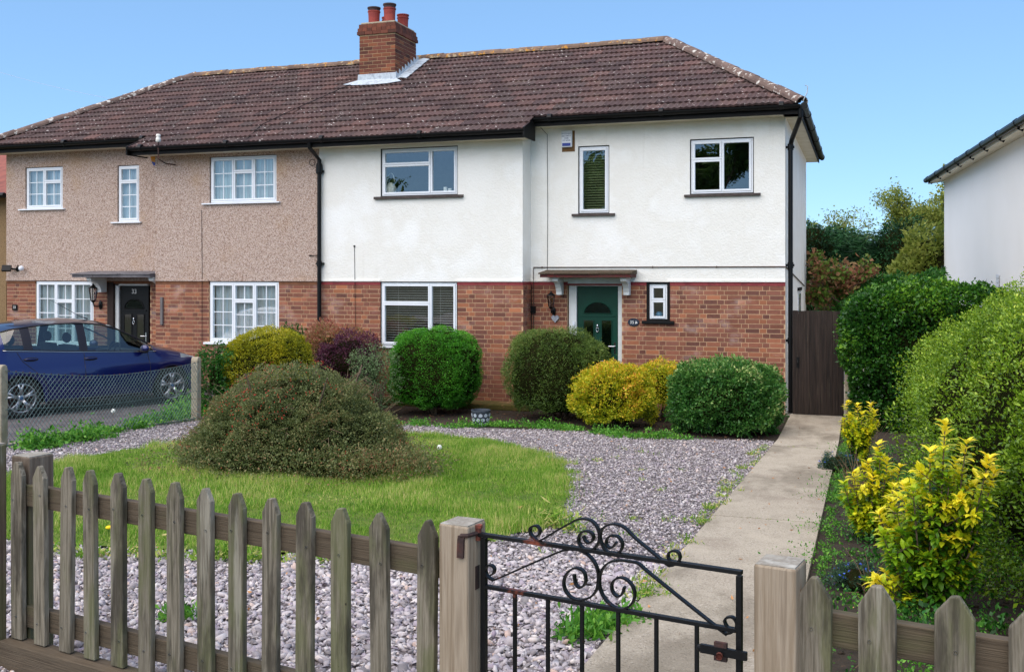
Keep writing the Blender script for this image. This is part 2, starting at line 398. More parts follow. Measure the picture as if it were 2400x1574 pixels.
MT['picket'] = surf('weathered_picket', [S(84, 78, 66), S(110, 102, 87), S(136, 127, 112), S(96, 89, 75)], scale=3., stretch=(26, 10, 1.2), rough=.9, bump=.5, bscale=4., bstretch=(60, 20, 1.5), coord='obj', rnd='obj', vary=.2, layers=WOODL + [(S(40, 34, 28), 5., .66, .70, (14, 3, .5), .8)])
MT['rail'] = surf('weathered_rail', [S(74, 63, 50), S(98, 85, 69), S(84, 73, 59)], scale=3., stretch=(1.2, 10, 30), rough=.9, bump=.5, bscale=4., bstretch=(1.5, 20, 60), coord='obj',
                  layers=[(S(80, 88, 48), 2.6, .52, .72, (.4, 1, 1), .6), (S(54, 46, 40), 5., .6, .76, (.3, 1, 1), .6)])
MT['post'] = surf('gate_post_wood', [S(122, 106, 86), S(148, 131, 110), S(168, 152, 132), S(134, 118, 99)], scale=2.6, stretch=(16, 16, .55), rough=.9, bump=.5, bscale=4., bstretch=(45, 45, 1.), coord='obj',
                  layers=[(S(112, 120, 84), 1.6, .58, .75, (1, 1, .5), .4), (S(70, 58, 46), 4., .66, .76, (1, 1, .15), .7)])
MT['post_end'] = surf('post_end_grain', [S(168, 162, 150), S(140, 132, 120), S(186, 182, 172)], scale=12., rough=.95, bump=.5, bscale=60., coord='obj')
MT['post_old'] = surf('old_post_wood', [S(96, 82, 70), S(118, 104, 90), S(130, 118, 104)], scale=2.6, stretch=(16, 16, .55), rough=.9, bump=.5, bscale=4., bstretch=(45, 45, 1.), coord='obj', layers=WOODL)
MT['nail'] = surf('nail_steel', [S(170, 176, 184)], rough=.35, metal=.9)
MT['iron'] = surf('wrought_iron', [S(9, 9, 11), S(18, 19, 21)], scale=9., rough=.45, spec=.3, bump=.15, bscale=90., layers=[(S(128, 66, 48), 5., .63, .72), (S(60, 46, 40), 16., .64, .74)])
MT['rust'] = surf('rusty_iron', [S(122, 60, 46), S(96, 54, 44), S(150, 76, 56)], scale=22., rough=.85, bump=.4, bscale=60.)
MT['rust_dark'] = surf('dark_rust_iron', [S(38, 30, 30), S(62, 44, 40), S(98, 56, 46)], scale=14., rough=.75, bump=.3, bscale=60.)
MT['side_gate'] = surf('dark_stained_boards', [S(30, 22, 18), S(46, 36, 30), S(56, 44, 38)], scale=2., stretch=(20, 20, 1), rough=.85, bump=.5, bscale=4., bstretch=(60, 30, 2), rnd='obj', vary=.2,
                       layers=[(S(112, 104, 84), 5., .57, .72, (5, 1, .25), .5)])
MT['algae_wood'] = surf('algae_board_foot', [S(70, 62, 40), S(90, 86, 56)], scale=6., stretch=(8, 8, 1), rough=.9)
MT['wire'] = surf('coated_wire', [S(112, 136, 134), S(84, 104, 104)], scale=10., rough=.5)
MT['bark'] = surf('bark', [S(84, 68, 54), S(110, 94, 78), S(66, 54, 44)], scale=12., rough=.95, bump=.8, bscale=40.)
MT['twig'] = surf('twig', [S(96, 78, 58), S(124, 104, 80)], scale=20., rough=.95)
MT['core'] = surf('inner_core', [S(36, 38, 18), S(26, 30, 14), S(48, 42, 26)], scale=26., rough=1., bump=2., bscale=40., spec=0.)  # dark colour of the solid core inside the foliage
MT['berry'] = surf('red_berries', [S(190, 50, 34), S(168, 60, 40)], rough=.35)
MT['blue_paint'] = None
t_ = NT('blue_car_paint')
lw = t_.n('ShaderNodeLayerWeight', {0: .35}).outputs['Facing']
p_ = t_.n('ShaderNodeBsdfPrincipled', {'Base Color': t_.ramp(lw, [S(10, 22, 92), S(7, 14, 62), S(3, 6, 30)]), 'Metallic': .3, 'Roughness': .28, 'Coat Weight': 1.0, 'Coat Roughness': .03})
t_.t.links.new(p_.outputs[0], t_.out.inputs[0]); MT['blue_paint'] = t_.m
MT['tyre'] = surf('tyre_rubber', [S(26, 26, 27), S(38, 37, 36)], scale=9., rough=.85)
MT['alloy'] = surf('alloy_rim', [S(188, 190, 194), S(170, 172, 178)], rough=.28, metal=.85)
MT['trim'] = surf('dark_trim', [S(38, 34, 40)], rough=.35)
MT['interior'] = surf('car_interior', [S(36, 36, 38), S(48, 47, 48)], scale=6., rough=.9)
MT['badge'] = surf('blue_badge', [S(40, 80, 130)], rough=.3)
MT['lamp_clear'] = surf('clear_lamp', [S(120, 128, 138)], rough=.1, spec=.8, coat=1.)
MT['amber'] = surf('amber_lamp', [S(196, 150, 96)], rough=.2)
MT['plastic_white'] = surf('white_plastic', [S(228, 232, 238)], rough=.4)
MT['plastic_blue'] = surf('blue_plastic', [S(36, 62, 150)], rough=.4)
MT['plastic_orange'] = surf('orange_plastic', [S(224, 150, 40)], rough=.4)
MT['raw_render'] = surf('bare_render', [S(128, 96, 60), S(104, 80, 54)], scale=18., rough=1., bump=1., bscale=60.)
MT['pipe_brown'] = surf('brown_pipe', [S(84, 62, 50), S(66, 50, 42)], scale=10., rough=.6)
MT['pot_grey'] = surf('pot_dark', [S(66, 74, 84), S(52, 58, 66)], scale=9., rough=.6)
MT['pot_light'] = surf('pot_pebble', [S(168, 178, 190), S(186, 194, 204)], scale=20., rough=.6)
MT['terracotta'] = surf('terracotta', [S(158, 66, 56), S(140, 58, 52), S(170, 76, 62)], scale=5., rough=.75, layers=[(S(70, 50, 46), 6., .62, .75, (1, 1, 1), .6)])
MT['pot_rim'] = surf('sooty_rim', [S(84, 62, 60), S(60, 48, 48)], scale=8., rough=.85)
MT['grey_wood'] = surf('grey_batten', [S(96, 92, 92), S(120, 114, 112)], scale=4., stretch=(20, 20, 1), rough=.9)
MT['heart'] = surf('pale_stone', [S(170, 172, 178), S(140, 144, 152)], scale=30., rough=.7)
MT['slate_sign'] = surf('slate_sign', [S(40, 48, 62)], rough=.4)
MT['blue_glass'] = surf('blue_ball', [S(90, 150, 190)], rough=.15)
MT['candle'] = surf('wax', [S(236, 232, 222)], rough=.5)
MT['lamp_glass'] = glassmat('lamp_glass', (.75, .72, .68, 1), .12)
MT['neigh_white'] = surf('neighbour_render', [S(244, 242, 238), S(248, 246, 243)], scale=.7, rough=.9, bump=.35, bscale=60.)
MT['neigh_tile'] = surf('neighbour_tile', [S(74, 56, 54, .8), S(98, 74, 70, .8)], scale=3., rough=.85, rnd='attr', vary=.2, rcols=TILE)
MT['neigh_red'] = surf('neighbour_red_tile', [S(150, 88, 74), S(120, 70, 62)], scale=6., rough=.85)
MT['brown_dash'] = surf('brown_roughcast', [S(120, 96, 66), S(150, 124, 90), S(104, 82, 58)], scale=30., rough=.95, bump=1., bscale=60.)
MT['bag'] = glassmat('thin_plastic', (.9, .95, .95, 1), .25, .15)
MT['dry_leaf'] = surf('dry_leaf', [S(200, 150, 100), S(160, 110, 70)], scale=20., rough=.8)
MT['dandelion'] = surf('dandelion_yellow', [S(244, 206, 20)], rough=.7)
MT['clock'] = surf('dandelion_clock', [S(228, 228, 220)], rough=.9)
# leaves
LM = {}
LM['box'] = leafmat('box_leaf', [S(22, 62, 10), S(40, 100, 16), S(66, 134, 26), S(100, 164, 44)], rough=.5)
LM['dark'] = leafmat('yew_leaf', [S(34, 54, 20), S(58, 82, 30), S(86, 110, 44), S(124, 138, 66)], rough=.5)
LM['golden'] = leafmat('golden_leaf', [S(70, 84, 14), S(112, 118, 20), S(150, 148, 26), S(186, 170, 34)], rough=.5)
LM['orange'] = leafmat('spiraea_leaf', [S(72, 102, 18), S(124, 146, 24), S(172, 174, 32), S(204, 178, 42), S(212, 138, 64)], pos=[0, .3, .55, .8, 1], rough=.5)
LM['varieg'] = leafmat('variegated_leaf', [S(24, 62, 26), S(46, 92, 36), S(70, 116, 48), S(112, 146, 72), S(190, 196, 128)], pos=[0, .35, .65, .88, 1], rough=.35)
LM['coton'] = leafmat('cotoneaster_leaf', [S(50, 60, 34), S(80, 92, 52), S(106, 116, 68), S(128, 120, 78), S(140, 98, 70)], pos=[0, .3, .6, .85, 1], rough=.5, nscale=2.2, namt=.3)
LM['photinia'] = leafmat('photinia_leaf', [S(60, 88, 36), S(104, 116, 56), S(146, 120, 82), S(166, 112, 88), S(144, 78, 68)], rough=.35)
LM['purple'] = leafmat('berberis_leaf', [S(30, 14, 24), S(56, 26, 42), S(86, 44, 62), S(110, 62, 80)], rough=.4)
LM['grey'] = leafmat('greygreen_leaf', [S(50, 72, 44), S(84, 108, 66), S(120, 140, 98)], rough=.6)
LM['shrub'] = leafmat('shrub_leaf', [S(22, 56, 18), S(40, 88, 28), S(66, 116, 40)], rough=.4)
LM['hedge'] = leafmat('hedge_leaf', [S(38, 64, 12), S(70, 102, 18), S(104, 136, 28), S(140, 166, 46), S(170, 182, 66)], pos=[0, .3, .6, .85, 1], rough=.3, nscale=1.2)
LM['ivy'] = leafmat('ivy_leaf', [S(16, 44, 16), S(34, 74, 24), S(60, 104, 30), S(110, 150, 40)], pos=[0, .4, .75, 1], rough=.3, nscale=1.3, namt=.5)
LM['conifer'] = leafmat('conifer_leaf', [S(14, 40, 22), S(28, 66, 34), S(46, 92, 44)], rough=.6, trans=.1)
LM['maple'] = leafmat('copper_leaf', [S(76, 116, 36), S(110, 130, 56), S(138, 106, 70), S(146, 94, 74)], pos=[0, .4, .6, 1], rough=.5, nscale=.9, namt=.6)
LM['spring'] = leafmat('spring_leaf', [S(84, 102, 36), S(118, 130, 52), S(144, 148, 70)], rough=.5, trans=.35)
LM['street'] = leafmat('street_tree_leaf', [S(40, 66, 22), S(70, 102, 36), S(104, 136, 54)], rough=.5)
LM['grass'] = leafmat('grass_blade', [S(76, 116, 34), S(110, 150, 52), S(140, 170, 68), S(186, 186, 110), S(204, 190, 130)], pos=[0, .36, .64, .82, 1], rough=.7, trans=.35, nscale=1.1, namt=.55, spec=.12)
LM['weed'] = leafmat('weed_leaf', [S(46, 96, 26), S(76, 134, 40), S(116, 164, 60)], rough=.5, trans=.3)
LM['yellow'] = leafmat('euonymus_leaf', [S(48, 92, 20), S(92, 136, 28), S(150, 178, 34), S(206, 202, 36), S(232, 216, 62)], pos=[0, .3, .55, .8, 1], rough=.4, trans=.36, nscale=4., namt=.1)
LM['bluemound'] = leafmat('lithodora_leaf', [S(30, 54, 40), S(48, 76, 56), S(70, 98, 70)], rough=.6)
LM['blueflower'] = leafmat('blue_flower', [S(60, 80, 190), S(90, 120, 220)], rough=.6)
# ------------------------------------------------------------------ the pair of houses
YR, YM = 17.04, 16.59                          # front planes: set-back outer bays, forward middle bay
XP, XIN, XR = -9.40, -5.477, -1.17             # party line, inner corner of 35, outer corner of 35
XIL, XL = -13.0, -17.13                        # the same for 33
ZB0, ZB1, ZE = 2.085, 2.147, 4.82              # painted band, soffit level
YE, YEM = 16.66, 16.21                         # eaves of outer and middle bays
SL = 0.53; PITCH = math.atan(SL)
YRI, ZRI = 20.4, 6.92
XRR, XRL, XER, XEL = -3.70, -14.86, -0.89, -17.41
def zroof(Y): return 4.94 + SL * (Y - YE)

def wall_holes(mb, x0, x1, z0, z1, Y, holes, depth=.14):
    hs = [(max(a, x0), min(b, x1), max(c, z0), min(d, z1), c, d) for a, b, c, d in holes if a < x1 and b > x0 and c < z1 and d > z0]
    xs = sorted({x0, x1} | {h[0] for h in hs} | {h[1] for h in hs}); zs = sorted({z0, z1} | {h[2] for h in hs} | {h[3] for h in hs})
    for i in range(len(xs) - 1):
        for j in range(len(zs) - 1):
            cx, cz = (xs[i] + xs[i + 1]) / 2, (zs[j] + zs[j + 1]) / 2
            if any(h[0] < cx < h[1] and h[2] < cz < h[3] for h in hs): continue
            mb.quad((xs[i], Y, zs[j]), (xs[i + 1], Y, zs[j]), (xs[i + 1], Y, zs[j + 1]), (xs[i], Y, zs[j + 1]))
    for a, b, c, d, c0, d0 in hs:
        mb.quad((a, Y, c), (a, Y, d), (a, Y + depth, d), (a, Y + depth, c))
        mb.quad((b, Y, d), (b, Y, c), (b, Y + depth, c), (b, Y + depth, d))
        if c0 >= z0: mb.quad((a, Y, c), (a, Y + depth, c), (b, Y + depth, c), (b, Y, c))
        if d0 <= z1: mb.quad((a, Y, d), (b, Y, d), (b, Y + depth, d), (a, Y + depth, d))
    return mb

def rect_px(xl, xr, yt, yb, Y):
    return (fX(xl, Y), fX(xr, Y), fZ(xl, yb, Y), fZ(xl, yt, Y))

def ring(mb, x0, x1, z0, z1, w, ya, yb):
    mb.box(x0, x1, ya, yb, z0, z0 + w); mb.box(x0, x1, ya, yb, z1 - w, z1)
    mb.box(x0, x0 + w, ya, yb, z0 + w, z1 - w); mb.box(x1 - w, x1, ya, yb, z0 + w, z1 - w)

def window(house, rect, Y, cells, sill=None, inside=None, seal=True, rec=.03, bars=True, label=None):
    x0, x1, z0, z1 = rect
    ya = Y + rec
    fr = MB(); ring(fr, x0 + .012, x1 - .012, z0 + .006, z1 - .012, .032, ya, ya + .07)
    ix0, ix1, iz0, iz1 = x0 + .044, x1 - .044, z0 + .038, z1 - .044
    W, H = ix1 - ix0, iz1 - iz0
    panes = []; gb = MB()
    for a0, b0, a1, b1, nx, nz_ in cells:
        cx0, cx1, cz0, cz1 = ix0 + a0 * W, ix0 + a1 * W, iz0 + b0 * H, iz0 + b1 * H
        ring(fr, cx0 + .002, cx1 - .002, cz0 + .002, cz1 - .002, .034, ya - .012, ya + .055)
        gx0, gx1, gz0, gz1 = cx0 + .034, cx1 - .034, cz0 + .034, cz1 - .034
        for i in range(1, nx): xx = gx0 + (gx1 - gx0) * i / nx; gb.box(xx - .008, xx + .008, ya + .012, ya + .028, gz0, gz1)
        zb = [gz0 + (gz1 - gz0) * j / nz_ for j in range(nz_ + 1)]
        for zz in zb[1:-1]: gb.box(gx0, gx1, ya + .0135, ya + .0265, zz - .008, zz + .008)
        for i in range(nx):
            for j in range(nz_):
                panes.append((gx0 + (gx1 - gx0) * i / nx, gx0 + (gx1 - gx0) * (i + 1) / nx, zb[j], zb[j + 1]))
    w = fr.build('window', MT['upvc'], house, bevel=.004)
    if label: w['label'] = label
    if gb.v: gb.build('glazing_bar', MT['upvc'], w)
    if seal:
        sm = MB(); ring(sm, x0 + .0005, x1 - .0005, z0 + .0005, z1 - .0005, .0125, ya - .018, ya + .02); sm.build('seal', MT['rubber'], w)
    for p in panes:
        m = MB(); m.box(p[0] + .0005, p[1] - .0005, ya + .018, ya + .022, p[2] + .0005, p[3] - .0005); m.build('pane', MT['glass'], w)
    if sill:
        s0, s1, mat, th = sill
        m = MB(); m.prism([(s0, Y - .055, z0 - th), (s0, Y - .055, z0 - .006), (s0, Y + rec, z0 + .004), (s0, Y + rec, z0 - th)], (0, 0, 0), (s1 - s0, 0, 0))
        m.build('sill', mat, w, bevel=.004)
    if inside:
        kind, mat = inside
        if kind == 'net':
            n = int((x1 - x0) / .012); V = []; F = []
            for i in range(n + 1):
                xx = x0 + .05 + (x1 - x0 - .1) * i / n; yy = Y + .125 + .014 * math.sin(xx * 62) + .009 * math.sin(xx * 23 + 1)
                V += [(xx, yy, z0 + .05), (xx, yy, z1 - .05)]
            for i in range(n): F.append((2 * i, 2 * i + 2, 2 * i + 3, 2 * i + 1))
            m = MB(); m.add(V, F); m.build('curtain', mat, w, smooth=True)
        else:
            m = MB(); zz = z0 + .06; tilt = .0015 if kind == 'blind' else .013
            while zz < z1 - .05:
                m.add([(x0 + .05, Y + .14, zz - tilt), (x1 - .05, Y + .14, zz - tilt), (x1 - .05, Y + .165, zz + tilt), (x0 + .05, Y + .165, zz + tilt),
                       (x0 + .05, Y + .14, zz - tilt + .002), (x1 - .05, Y + .14, zz - tilt + .002), (x1 - .05, Y + .165, zz + tilt + .002), (x0 + .05, Y + .165, zz + tilt + .002)],
                      [(0, 3, 2, 1), (4, 5, 6, 7), (0, 1, 5, 4), (2, 3, 7, 6)])
                zz += .044
            for xx in (x0 + .2 * (x1 - x0), x1 - .25 * (x1 - x0)): m.box(xx - .001, xx + .001, Y + .138, Y + .14, z0 + .06, z1 - .05)
            m.build('blind', mat, w)
    return w

# brick pieces -------------------------------------------------------------------
def brick_mesh(name, L, D, H):
    m = MB(); m.box(-L / 2, L / 2, 0, D, -H / 2, H / 2)
    return m.mesh(name)
BS = brick_mesh('brick_stretcher', .215, .03, .065); BH = brick_mesh('brick_header', .1025, .03, .065)
BS.materials.append(MT['brick']); BH.materials.append(MT['brick'])
def courses(x0, x1, z0, z1, holes, seed):
    rs = random.Random(seed); out = []
    nc = int((z1 - z0) / .075)
    hgt = (z1 - z0) / nc
    for c in range(nc):
        z = z0 + (c + .5) * hgt; x = x0 + .005 - (.163 if c % 2 else 0.); k = c % 2
        while x < x1:
            L = .215 if k % 2 == 0 else .1025
            k += 1
            a, b = max(x, x0 + .004), min(x + L, x1 - .004); segs = [(a, b)]; x += L + .0105
            for h in holes:
                if h[2] - .03 < z < h[3] + .03:
                    nx = []
                    for s in segs:
                        if s[1] <= h[0] or s[0] >= h[1]: nx.append(s)
                        else:
                            if s[0] < h[0]: nx.append((s[0], h[0] - .004))
                            if s[1] > h[1]: nx.append((h[1] + .004, s[1]))
                    segs = nx
            for s in segs:
                if s[1] - s[0] > .02: out.append((s[0], s[1], z, abs((s[1] - s[0]) - L) < .004, L, hgt))
    return out
def lay_bricks(wall, runs, limit=300, zpref=.75):
    """runs: list of (courses list, Y).  the bricks that show largest become objects, the rest one mesh"""
    allb = [(b, Y) for bs, Y in runs for b in bs]
    full = [q for q in allb if q[0][3]]
    full.sort(key=lambda q: (0 if q[0][2] > zpref else 1, math.hypot((q[0][0] + q[0][1]) / 2, q[1]) - .0 * q[0][4]))
    picked = full[:limit]; ids = {id(q[0]) for q in picked}
    rs = random.Random(5); O = org(wall)
    for b, Y in picked:
        link('brick', BS if b[4] > .15 else BH, None, wall, Vector(((b[0] + b[1]) / 2, Y + rs.uniform(-.002, .002), b[2])) - O, (rs.uniform(-.006, .006), rs.uniform(-.006, .006), 0))
    m = MB(); col = []
    for b, Y in allb:
        if id(b) in ids: continue
        dy = rs.uniform(-.002, .002); m.box(b[0], b[1], Y + dy, Y + .03, b[2] - .0325, b[2] + .0325); col += [rs.random()] * 6
    m.build('brick', MT['brick_joined'], wall, kind='stuff', rnd=col)

# roof pieces --------------------------------------------------------------------
def tile_geo(L=.345):
    V = []; F = []; n = 12
    for i in range(n + 1):
        x = .3 * i / n; r = .020 * (.5 + .5 * math.cos(2 * math.pi * x / .1))
        V += [(x, L, r), (x, 0, .030 + r), (x, .004, r * .6 - .002)]
    for i in range(n):
        a, b = 3 * i, 3 * i + 3
        F += [(a + 1, b + 1, b, a), (a + 2, b + 2, b + 1, a + 1)]
    return V, F
TV, TF = tile_geo()
TILE_ME = bpy.data.meshes.new('tile'); TILE_ME.from_pydata(TV, [], TF); TILE_ME.materials.append(MT['roof_tile'])
def xh_right(Y): return XRR + (YRI - Y) / (YRI - YE) * (XER - XRR)
def xh_left(Y): return XRL + (YRI - Y) / (YRI - YE) * (XEL - XRL)
TILES = {33: [], 35: []}
ROT = Matrix.Rotation(PITCH, 4, 'X')
for k in range(1, 17):
    Yk = YRI - .2651 * k
    if k <= 14: lo, hi = xh_left(Yk + .1), xh_right(Yk + .1)
    else: lo, hi = -13.29, -5.29
    i0 = int((lo - XP) / .3) - 2; i1 = int((hi - XP) / .3) + 2
    for i in range(i0, i1 + 1):
        x = XP + .3 * i + (.15 if k % 2 else 0.)
        if x + .3 < lo or x > hi: continue
        if x + .15 > -9.95 and x + .15 < -9.0 and Yk > 18.95: continue
        clip = x < lo or x + .3 > hi
        TILES[35 if x + .149 > XP else 33].append((x, Yk, clip, lo, hi, k))
def lay_tiles(roof, tiles):
    O = org(roof); rs = random.Random(9)
    full = sorted([t for t in tiles if not t[2]], key=lambda t: math.hypot(t[0] + .15, t[1]))
    pick = full[:300]; pid = {id(t) for t in pick}
    for t in pick:
        link('tile', TILE_ME, None, roof, Vector((t[0], t[1] + rs.uniform(-.004, .004), zroof(t[1]) + rs.uniform(-.001, .004))) - O, (PITCH + rs.uniform(-.008, .008), rs.uniform(-.012, .012), rs.uniform(-.008, .008)))
    m = MB(); col = []
    for t in tiles:
        if id(t) in pid: continue
        vs = []; up = rs.uniform(0, .004)
        for v in TV:
            w = ROT @ Vector(v); p = Vector((t[0], t[1], zroof(t[1]) + up)) + w
            if t[2]:
                if t[5] <= 14: p.x = min(max(p.x, xh_left(p.y)), xh_right(p.y))
                else: p.x = min(max(p.x, t[3]), t[4])
            vs.append(p)
        m.add(vs, TF); col += [rs.random()] * len(TF)
    m.build('tile', MT['roof_tile_joined'], roof, kind='stuff', rnd=col)
def half_round(L, r):
    m = MB(); n = 8; V = []; F = []
    for x in (0, L):
        for rr in (r, r - .018):
            for k in range(n + 1):
                a = math.pi * (k / n); V.append((x, -rr * math.cos(a) * 1.05, rr * math.sin(a)))
    q = n + 1
    for k in range(n): F += [(k, k + 1, 2 * q + k + 1, 2 * q + k), (q + k, 3 * q + k, 3 * q + k + 1, q + k + 1), (k, q + k, q + k + 1, k + 1), (2 * q + k, 2 * q + k + 1, 3 * q + k + 1, 3 * q + k)]
    m.add(V, F); return m.mesh('cap_tile')
RIDGE_ME = half_round(.445, .115); RIDGE_ME.materials.append(MT['ridge_tile'])
HIP_ME = half_round(.40, .105); HIP_ME.materials.append(MT['hip_tile'])
def cap_run(roof, name, me, a, b, step, skip=None):
    a, b = Vector(a), Vector(b); d = b - a; n = max(1, round(d.length / step)); e = d.normalized(); rs = random.Random(3); O = org(roof)
    yv = Vector((0, 0, 1)).cross(e).normalized(); zv = e.cross(yv)
    R = Matrix((e, yv, zv)).transposed()
    for i in range(n):
        p = a + d * (i / n) + zv * (rs.uniform(-.006, .008))
        if skip and skip(p): continue
        eu = (Matrix.Rotation(rs.uniform(-.015, .015), 3, 'Z') @ R @ Matrix.Rotation(rs.uniform(-.02, .02), 3, 'Y')).to_euler()
        link(name, me, None, roof, p - O, eu)

# ------------------------------------------------------------------ house 35 and house 33
W35 = dict(up=rect_px(892, 1073, 349, 461, YM), low=rect_px(891, 1071.5, 659, 810, YM), tall=rect_px(1355, 1428, 343, 501, YR),
           right=rect_px(1617, 1767, 327, 456, YR), small=rect_px(1520, 1565, 664, 751, YR), door=(fX(1329, YR), fX(1457, YR), .10, ZB0 + .03))
W33 = dict(upl=rect_px(59, 147, 393, 490, YR), nar=rect_px(275, 326, 388, 520, YR), upm=rect_px(491, 648, 368, 476, YM),
           lowl=rect_px(82, 218, 654, 806, YR), lowm=rect_px(489, 653, 658, 801, YM), door=(fX(252, YR), fX(351, YR), .10, ZB0 + .03))
def lowcap(r, top): return (r[0], r[1], r[2], min(r[3], top))
for W, k in ((W35, 'low'), (W33, 'lowl'), (W33, 'lowm')): W[k] = lowcap(W[k], ZB1 - .004)

H35 = empty('semi_detached_house', (-5.3, 17.0, 0), 'white rendered semi-detached house with red brick ground floor and green front door', 'house')
H33 = empty('semi_detached_house', (-13.3, 17.0, 0), 'beige pebbledashed semi-detached house with georgian-bar windows and black front door', 'house')

def shell(H, W, mid, out, outer_x, upper, band, is35):
    up = MB(); bk = MB(); bd = MB()
    holes = list(W.values())
    for (xa, xb), Y in ((mid, YM), (out, YR)):
        wall_holes(up, xa, xb, ZB1, ZE + .03, Y, holes)
        wall_holes(bk, xa, xb, 0, ZB0, Y + .0165, holes, .12)
        hz = [h for h in holes if h[2] < ZB0 and h[3] > ZB0 + .031]
        xs = [xa] + [v for h in sorted(hz) if xa < (h[0] + h[1]) / 2 < xb for v in (h[0], h[1])] + [xb]
        for i in range(0, len(xs), 2):
            bd.box(xs[i] + .001, xs[i + 1] - .001, Y + .006, Y + .1, ZB0, ZB1 - .002)
        for i in range(0, len(xs), 2):
            up.box(xs[i], xs[i + 1], Y - .018, Y + .003, ZB1, ZB1 + .03)
    xc = XIN if is35 else XIL                        # return of the forward bay
    up.box(min(xc, xc - .02 if is35 else xc + .02), max(xc, xc - .02 if is35 else xc + .02), YM + .0015, YR, ZB1, ZE + .03)
    bk.box(min(xc - .02 if is35 else xc + .02, xc - .002 if is35 else xc + .002), max(xc - .02 if is35 else xc + .02, xc - .002 if is35 else xc + .002), YM + .023, YR + .03, 0, ZB0)
    if is35: bd.box(XIN - .1, XIN - .001, YM + .101, YR + .005, ZB0, ZB1 - .002)
    wu = up.build('upper_wall', upper, H)
    wb = bk.build('brick_wall', MT['mortar'], H)
    bd.build('painted_band' if is35 else 'brick_band', band, H)
    sd_ = MB()
    sgn = 1 if is35 else -1
    if is35: sd_.box(outer_x - .15, outer_x, YR + .046, 23.4, 0, ZE + .03); sd_.box(outer_x - .012, outer_x - .0005, YR + .001, YR + .0455, ZB1, ZE + .03)
    else: sd_.box(outer_x, outer_x + .15, YR + .03, 23.4, 0, ZE + .03)
    sd_.build('side_wall', MT['render_white'] if is35 else MT['pebbledash'], H)
    xa, xb = (XP, XR) if is35 else (XL, XP)
    b2 = MB(); b2.box(xa, xb, 23.4, 23.55, 0, ZE); b2.build('back_wall', upper, H)
    rm = MB(); rm.box(xa + .2, xb - .2, 20.0, 20.05, 0, ZE); rm.box(xa + .2, xb - .2, YR + .3, 20.0, 2.42, 2.5); rm.box(xa + .2, xb - .2, YR + .3, 20.0, .02, .08); rm.box(xa + .2, xb - .2, YR + .3, 20.0, ZE + .01, ZE + .06)
    for xx in ((xc, xa + .2, xb - .25)): rm.box(xx, xx + .05, YR + .35, 20.0, .08, ZE)
    rm.build('interior', MT['room'], H)
    return wu, wb

wu35, wb35 = shell(H35, W35, (XP, XIN), (XIN, XR), XR, MT['render_white'], MT['red_band'], True)
wu33, wb33 = shell(H33, W33, (XIL, XP), (XL, XIL), XL, MT['pebbledash'], MT['brown_band'], False)
def hl(W): return list(W.values())
lay_bricks(wb35, [(courses(XIN, XR, 0, ZB0, hl(W35), 1), YR + .012), (courses(XP, XIN, 0, ZB0, hl(W35), 2), YM + .012)], 300, .85)
lay_bricks(wb33, [(courses(XIL, XP, 0, ZB0, hl(W33), 3), YM + .012), (courses(XL, XIL, 0, ZB0, hl(W33), 4), YR + .012)], 300, .6)
m = MB(); col = []; rs = random.Random(3)                # bricks of the return beside the door
for c in range(27):
    z = (c + .5) * ZB0 / 27; y = YM + .02 + (0. if c % 2 else -.105)
    for L in (.215, .1025, .215, .1025):
        a, b = max(y, YM + .014), min(y + L, YR - .002); y += L + .01
        if b - a > .02: m.box(XIN - .02, XIN + .006, a, b, z - .0325, z + .0325); col += [rs.random()] * 6
m.build('brick', MT['brick_joined'], wb35, kind='stuff', rnd=col)

SD, SW = MT['sill_dark'], MT['upvc']
TRI = [(0, 0, .345, 1, 2, 3), (.345, 0, .66, .68, 2, 2), (.345, .68, .66, 1, 2, 1), (.66, 0, 1, 1, 2, 3)]
TRI4 = [(0, 0, .345, 1, 2, 4), (.345, 0, .66, .70, 2, 3), (.345, .70, .66, 1, 2, 1), (.66, 0, 1, 1, 2, 4)]
LEFTTOP = [(0, 0, .655, .68, 1, 1), (0, .68, .655, 1, 1, 1), (.655, 0, 1, 1, 1, 1)]
window(H35, W35['up'], YM, LEFTTOP, (fX(875.5, YM - .05), fX(1084, YM - .05), SD, .05), None)
window(H35, W35['low'], YM, LEFTTOP, (fX(880, YM - .05), fX(1080, YM - .05), SW, .03), ('blind', MT['blind']))
window(H35, W35['tall'], YR, [(0, 0, 1, 1, 1, 1)], (fX(1339.5, YR - .05), fX(1440, YR - .05), SD, .045), ('blindg', MT['blind_dark']))
window(H35, W35['right'], YR, [(0, 0, .5, .64, 1, 1), (0, .64, .5, 1, 1, 1), (.5, 0, 1, 1, 1, 1)], (fX(1603, YR - .05), fX(1782, YR - .05), SD, .045), None)
window(H35, W35['small'], YR, [(0, 0, 1, .56, 1, 1), (0, .56, 1, 1, 1, 1)], (fX(1504, YR - .05), fX(1579, YR - .05), MT['black_gloss'], .05), None)
m = MB(); r_ = W35['small']; ring(m, r_[0] - .035, r_[1] + .035, r_[2] - .004, r_[3] + .03, .0345, YR + .001, YR + .03); m.build('window_surround', MT['black_paint'], H35)
window(H33, W33['upl'], YR, [(0, 0, .5, 1, 2, 3), (.5, 0, 1, .66, 2, 2), (.5, .66, 1, 1, 2, 1)], (fX(42, YR - .05), fX(149, YR - .05), SW, .03), ('net', MT['net']), seal=False)
window(H33, W33['nar'], YR, [(0, 0, 1, .73, 2, 3), (0, .73, 1, 1, 2, 1)], (fX(259, YR - .05), fX(329, YR - .05), SW, .03), ('net', MT['net']), seal=False)
window(H33, W33['upm'], YM, TRI, (fX(472, YM - .05), fX(654, YM - .05), SW, .03), ('net', MT['net_teal']), seal=False)
